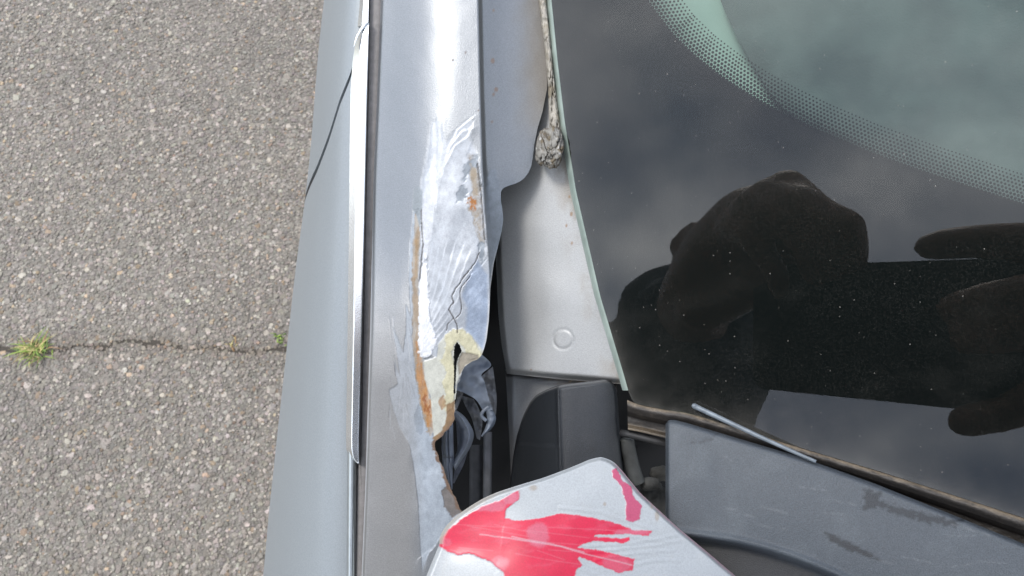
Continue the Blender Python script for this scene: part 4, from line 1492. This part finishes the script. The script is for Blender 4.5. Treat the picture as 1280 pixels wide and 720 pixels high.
# relief: red paint slightly proud of the metal, drag ridges to the right of it
H = 0.00010 * np.maximum(mm, ms)
for pl in ([(728, 682), (780, 681), (850, 668)], [(745, 700), (800, 690), (842, 688)], [(735, 690), (800, 684), (850, 676)], [(760, 663), (800, 673), (835, 676)], [(792, 706), (820, 700), (850, 700)], [(700, 634), (750, 640), (790, 653), (820, 662)],
           [(726, 712), (760, 722), (800, 726)]):
    d, s = seg_dist(X, Y + 1.0 * n1, pl)
    H += 0.00006 * np.exp(-(d / 2.2) ** 2) - 0.00004 * np.exp(-((d - 4) / 2.0) ** 2)
# rust spots and edge wear
for sx, sy, rx, ry in ((667, 610, 5, 4), (756, 630, 2.2, 3), (821, 645, 3, 9), (815, 633, 2, 4), (803, 614, 1.5, 4)):
    m = smooth(1.2, 0.6, np.hypot((X - sx) / rx, (Y - sy) / ry) + 0.5 * rag * 0.4)
    col = blend(col, 0.5 * m, (0.25, 0.19, 0.12))
    prm = blend(prm, m, (0, 0.8, 1, 0))
m = smooth(4.5, 1.0, ed + rag) * smooth(600, 640, X) * 0 + smooth(7, 2, ed + rag) * (1 - smooth(600, 660, X)) * (Y < 680)
col = blend(col, 0.8 * m, (0.33, 0.30, 0.26))
m = smooth(3.0, 0.8, ed + 0.5 * rag) * smooth(765, 775, X)
col = blend(col, 0.5 * m, (0.36, 0.13, 0.18))
m = smooth(0.25, 0.7, fbm(X / 14, Y / 14, 261)) * (1 - mm)
col = blend(col, 0.12 * m, (0.40, 0.38, 0.34))
Pd = at(X, Y, D - H)
hood = grid_solid('hood', Pd, M_PAINT, car, thick=0.0016, col=col, prm=prm)
hood['label'] = 'pale silver hood corner with a smeared pink red paint transfer'

me = mesh_np('under_floor', np.array([[x, y, z] for z in (0.79, 0.80) for x, y in ((0.0, -0.75), (1.35, -0.75), (1.35, 1.3), (0.0, 1.3))]),
             [np.array([[3, 2, 1, 0], [4, 5, 6, 7], [0, 1, 5, 4], [1, 2, 6, 5], [2, 3, 7, 6], [3, 0, 4, 7]])], smooth_=False)
put('under_floor', me, M_BLACK, car)

# ---- front wheel, tucked under the body --------------------------------------------------
wheel = empty('wheel', (0.05, -0.28, 0.31))
wheel.parent = car
wheel.location = Vector((0.05, -0.28, 0.31)) - car.location
for nm, prof, mat in (('tyre', [(-0.09, 0.20), (-0.10, 0.24), (-0.095, 0.285), (-0.07, 0.308), (0, 0.31), (0.07, 0.308), (0.095, 0.285), (0.10, 0.24), (0.09, 0.20)], M_TYRE),
                      ('rim', [(-0.088, 0.2), (-0.085, 0.19), (-0.06, 0.18), (-0.05, 0.12), (-0.06, 0.05), (-0.062, 0.0)], M_RIM)):
    n = 48
    V = np.array([[(px_ + 0.05), math.cos(k / n * math.tau) * r - 0.28, math.sin(k / n * math.tau) * r + 0.31] for k in range(n) for (px_, r) in prof])
    m_ = len(prof)
    F = [(k * m_ + j, k * m_ + j + 1, ((k + 1) % n) * m_ + j + 1, ((k + 1) % n) * m_ + j) for k in range(n) for j in range(m_ - 1)]
    put(nm, mesh_np(nm, V, [np.array(F)]), mat, wheel)

# ================================================================== PHOTOGRAPHER AND PHONE (mirrored in the glass)
phone = empty('phone', tuple(c2w((0, 0, 0.005))))
tag(phone, 'dark phone held sideways in both hands, mirrored in the windscreen', 'phone')


def rbox(name, x0, x1, y0, y1, z0, z1, r, mat, parent):
    bm = bmesh.new()
    pts = []
    for cx, cy, a0 in ((x1 - r, y1 - r, 0), (x0 + r, y1 - r, 90), (x0 + r, y0 + r, 180), (x1 - r, y0 + r, 270)):
        for k in range(7):
            a = R_(a0 + 15 * k)
            pts.append((cx + r * math.cos(a), cy + r * math.sin(a)))
    lo = [bm.verts.new(c2w((x, y, z0))) for x, y in pts]
    hi = [bm.verts.new(c2w((x, y, z1))) for x, y in pts]
    bm.faces.new(lo[::-1])
    bm.faces.new(hi)
    n = len(pts)
    for i in range(n):
        bm.faces.new((lo[i], lo[(i + 1) % n], hi[(i + 1) % n], hi[i]))
    bmesh.ops.recalc_face_normals(bm, faces=bm.faces)
    me = bpy.data.meshes.new(name)
    bm.to_mesh(me)
    bm.free()
    return put(name, me, mat, parent)


M_PHONE = simple('phone_case', (0.012, 0.012, 0.013), rough=0.5)
M_SCREEN = simple('phone_screen', (0.01, 0.01, 0.012), rough=0.08)
rbox('case', -0.085, 0.078, -0.057, 0.0185, 0.003, 0.0115, 0.009, M_PHONE, phone)
rbox('screen', -0.082, 0.075, -0.054, 0.0155, 0.0116, 0.0122, 0.007, M_SCREEN, phone)
rbox('lens_ring', -0.006, 0.006, -0.006, 0.006, 0.0009, 0.0029, 0.0055, M_PHONE, phone)

person = empty('person', (-0.5, -0.58, 0.0))
tag(person, 'person in a dark top and trousers leaning over, holding the phone', 'person')
M_SKIN = simple('skin', (0.25, 0.135, 0.09), rough=0.5, noise=0.12, nscale=120, sss=0.15, bump=0.2, bscale=900)
M_SHIRT = simple('dark_top', (0.02, 0.024, 0.036), rough=0.85, noise=0.25, nscale=80, bump=0.5, bscale=900)
M_JEANS = simple('dark_trousers', (0.025, 0.03, 0.045), rough=0.85, noise=0.25, nscale=80, bump=0.5, bscale=900)
M_HAIR = simple('brown_hair', (0.03, 0.02, 0.013), rough=0.6, noise=0.4, nscale=300, bump=0.8, bscale=700)
M_SHOE = simple('dark_shoes', (0.03, 0.03, 0.032), rough=0.6)


def rel(x, y, z):
    return np.array([x, y, z]) + CAMP


body = MB()


def limb(mb_, pts, rads):
    for (a, ra), (b, rb) in zip(zip(pts[:-1], rads[:-1]), zip(pts[1:], rads[1:])):
        mb_.capsule(a, ra, b, rb)


def um(l):
    return [unmirror(*p) for p in l]


# left hand
Lw = unmirror(868, 372, 0.032)
Lp = um([(905, 320, 0.022), (940, 285, 0.014)])
limb(body, [Lw] + Lp, [0.026, 0.029, 0.028])
for q0, q1 in (((890, 350, 0.02), (990, 300, 0.016)), ((880, 380, 0.02), (960, 340, 0.016))):
    body.capsule(unmirror(*q0), 0.020, unmirror(*q1), 0.017)
for pts, r in (([(940, 275, 0.012), (984, 236, -0.002), (1030, 268, -0.012), (1060, 285, -0.014), (1068, 322, -0.010)], (0.0125, 0.0125, 0.009, 0.0105, 0.0085)),
               ([(940, 272, 0.012), (955, 245, -0.010), (1000, 252, -0.020), (1036, 295, -0.020), (1046, 335, -0.012)], (0.0115, 0.0105, 0.0097, 0.009, 0.0078)),
               ([(925, 280, 0.010), (935, 258, -0.014), (975, 268, -0.024), (1010, 310, -0.022), (1018, 345, -0.012)], (0.011, 0.010, 0.0092, 0.0085, 0.0075)),
               ([(908, 300, 0.010), (912, 285, -0.014), (940, 298, -0.024), (968, 335, -0.020), (975, 362, -0.012)], (0.010, 0.009, 0.0082, 0.0075, 0.0068)),
               ([(890, 330, 0.028), (882, 296, 0.034), (868, 291, 0.026), (844, 308, 0.018)], (0.013, 0.011, 0.0090, 0.0062))):
    limb(body, um(pts), r)
# right hand
Rw = unmirror(1440, 440, 0.035)
Rp = um([(1390, 400, 0.022), (1350, 370, 0.014)])
limb(body, [Rw] + Rp, [0.024, 0.026, 0.025])
for pts, r in (([(1345, 330, 0.010), (1285, 302, -0.004), (1215, 302, -0.008), (1160, 308, -0.006)], (0.0115, 0.0098, 0.0090, 0.0078)),
               ([(1345, 360, 0.008), (1300, 365, -0.016), (1240, 374, -0.020), (1190, 385, -0.011)], (0.0115, 0.010, 0.0092, 0.0080)),
               ([(1350, 400, 0.008), (1310, 410, -0.018), (1255, 420, -0.020), (1205, 425, -0.011)], (0.011, 0.0097, 0.0090, 0.0078)),
               ([(1360, 440, 0.010), (1320, 480, -0.010), (1265, 515, -0.010), (1205, 527, -0.004)], (0.010, 0.0095, 0.0090, 0.0085)),
               ([(1380, 430, 0.028), (1320, 420, 0.030), (1260, 410, 0.024), (1225, 405, 0.020)], (0.013, 0.0115, 0.0100, 0.0085))):
    limb(body, um(pts), r)
Le, Ls = unmirror(862, 455, 0.19), rel(-0.55, -0.40, 0.15)
Re, Rs = rel(0.13, -0.31, 0.08), rel(-0.30, -0.55, 0.15)
for w, e, s_ in ((Lw, Le, Ls), (Rw, Re, Rs)):
    m1 = w + (e - w) * 0.65
    limb(body, [w, m1, e, s_], [0.025, 0.040, 0.042, 0.055])
hip = rel(-0.52, -0.66, -0.27)
chest = rel(-0.47, -0.54, 0.09)
neck0, neck1 = rel(-0.48, -0.54, 0.20), rel(-0.51, -0.535, 0.31)
limb(body, [hip, rel(-0.48, -0.61, -0.08), chest, neck0], [0.13, 0.12, 0.13, 0.07])
limb(body, [neck0, neck1], [0.06, 0.055])
head = rel(-0.53, -0.53, 0.41)
fwd = Vector((0.55, 0.62, -0.56)).normalized()           # gaze towards the phone
side_v = fwd.cross(Vector((0, 0, 1))).normalized()
upv = side_v.cross(fwd).normalized()


def hp(f, s, u):
    return np.array(Vector(head) + fwd * f + side_v * s + upv * u)


body.capsule(hp(-0.012, 0, 0.03), 0.082, hp(0.012, 0, 0.02), 0.078)
body.capsule(hp(0.03, 0, -0.02), 0.066, hp(0.045, 0, -0.085), 0.036)
body.capsule(hp(0.086, 0, 0.01), 0.008, hp(0.106, 0, -0.028), 0.013)
for s_ in (-1, 1):
    body.capsule(hp(0.083, 0.016 * s_, 0.028), 0.008, hp(0.072, 0.045 * s_, 0.026), 0.008)
    body.capsule(hp(0.0, 0.082 * s_, 0.015), 0.012, hp(-0.004, 0.08 * s_, -0.025), 0.009)
    body.capsule(hp(0.078, 0.0, -0.060), 0.006, hp(0.070, 0.022 * s_, -0.060), 0.005)
for s_, ft in ((-1, rel(-0.62, -0.58, -CAM_H)), (1, rel(-0.44, -0.76, -CAM_H))):
    kn = ft + np.array([0.02, 0.03, 0.50])
    limb(body, [hip + (ft - hip) * np.array([0.5, 0.5, 0.06]), kn, ft + np.array([0, 0, 0.08])], [0.085, 0.055, 0.04])
    limb(body, [ft + np.array([0, 0, 0.05]), ft + np.array([0.09, 0.10, 0.03])], [0.04, 0.028])
bo = body.build('body', M_SKIN, person)


def remesh(o, vox, it=4):
    m = o.modifiers.new('remesh', 'REMESH')
    m.mode = 'VOXEL'
    m.voxel_size = vox
    m.use_smooth_shade = True
    s_ = o.modifiers.new('smooth', 'SMOOTH')
    s_.factor = 0.5
    s_.iterations = it


remesh(bo, 0.0042)
sh = MB()
for w, e, s_ in ((Lw, Le, Ls), (Rw, Re, Rs)):
    cuff = w + (e - w) * 0.30
    limb(sh, [cuff, e, s_], [0.052, 0.082, 0.08])
limb(sh, [hip + np.array([0, 0, -0.02]), rel(-0.48, -0.61, -0.08), chest, neck0 + np.array([0, 0, -0.01])], [0.150, 0.14, 0.148, 0.082])
limb(sh, [Ls, neck0, Rs], [0.07, 0.075, 0.07])
top_o = sh.build('long_sleeved_top', M_SHIRT, person)
remesh(top_o, 0.008, 6)
tx = bpy.data.textures.new('folds', 'CLOUDS')
tx.noise_scale = 0.055
dm = top_o.modifiers.new('folds', 'DISPLACE')
dm.texture = tx
dm.texture_coords = 'GLOBAL'
dm.strength = 0.035
tr = MB()
limb(tr, [hip + np.array([0, 0, 0.02]), hip], [0.142, 0.145])
for ft in (rel(-0.62, -0.58, -CAM_H), rel(-0.44, -0.76, -CAM_H)):
    kn = ft + np.array([0.02, 0.03, 0.50])
    limb(tr, [hip + (ft - hip) * np.array([0.5, 0.5, 0.06]), kn, ft + np.array([0, 0, 0.09])], [0.10, 0.07, 0.058])
remesh(tr.build('trousers', M_JEANS, person), 0.009, 6)
for ft in (rel(-0.62, -0.58, -CAM_H), rel(-0.44, -0.76, -CAM_H)):
    q_ = MB()
    limb(q_, [ft + np.array([-0.02, -0.02, 0.05]), ft + np.array([0.10, 0.11, 0.04])], [0.05, 0.04])
    remesh(q_.build('shoe', M_SHOE, person), 0.006, 4)
hr = MB()
hr.capsule(hp(-0.03, 0, 0.045), 0.088, hp(0.01, 0, 0.05), 0.078)
hr.capsule(hp(-0.04, 0, 0.02), 0.08, hp(-0.05, 0, -0.03), 0.062)
remesh(hr.build('short_hair', M_HAIR, person), 0.006, 3)
for s_ in (-1, 1):
    q_ = MB()
    q_.ball(hp(0.070, 0.031 * s_, 0.008), (0.012, 0.012, 0.012))
    q_.build('eye', simple('eye', (0.5, 0.5, 0.48), rough=0.2), person)
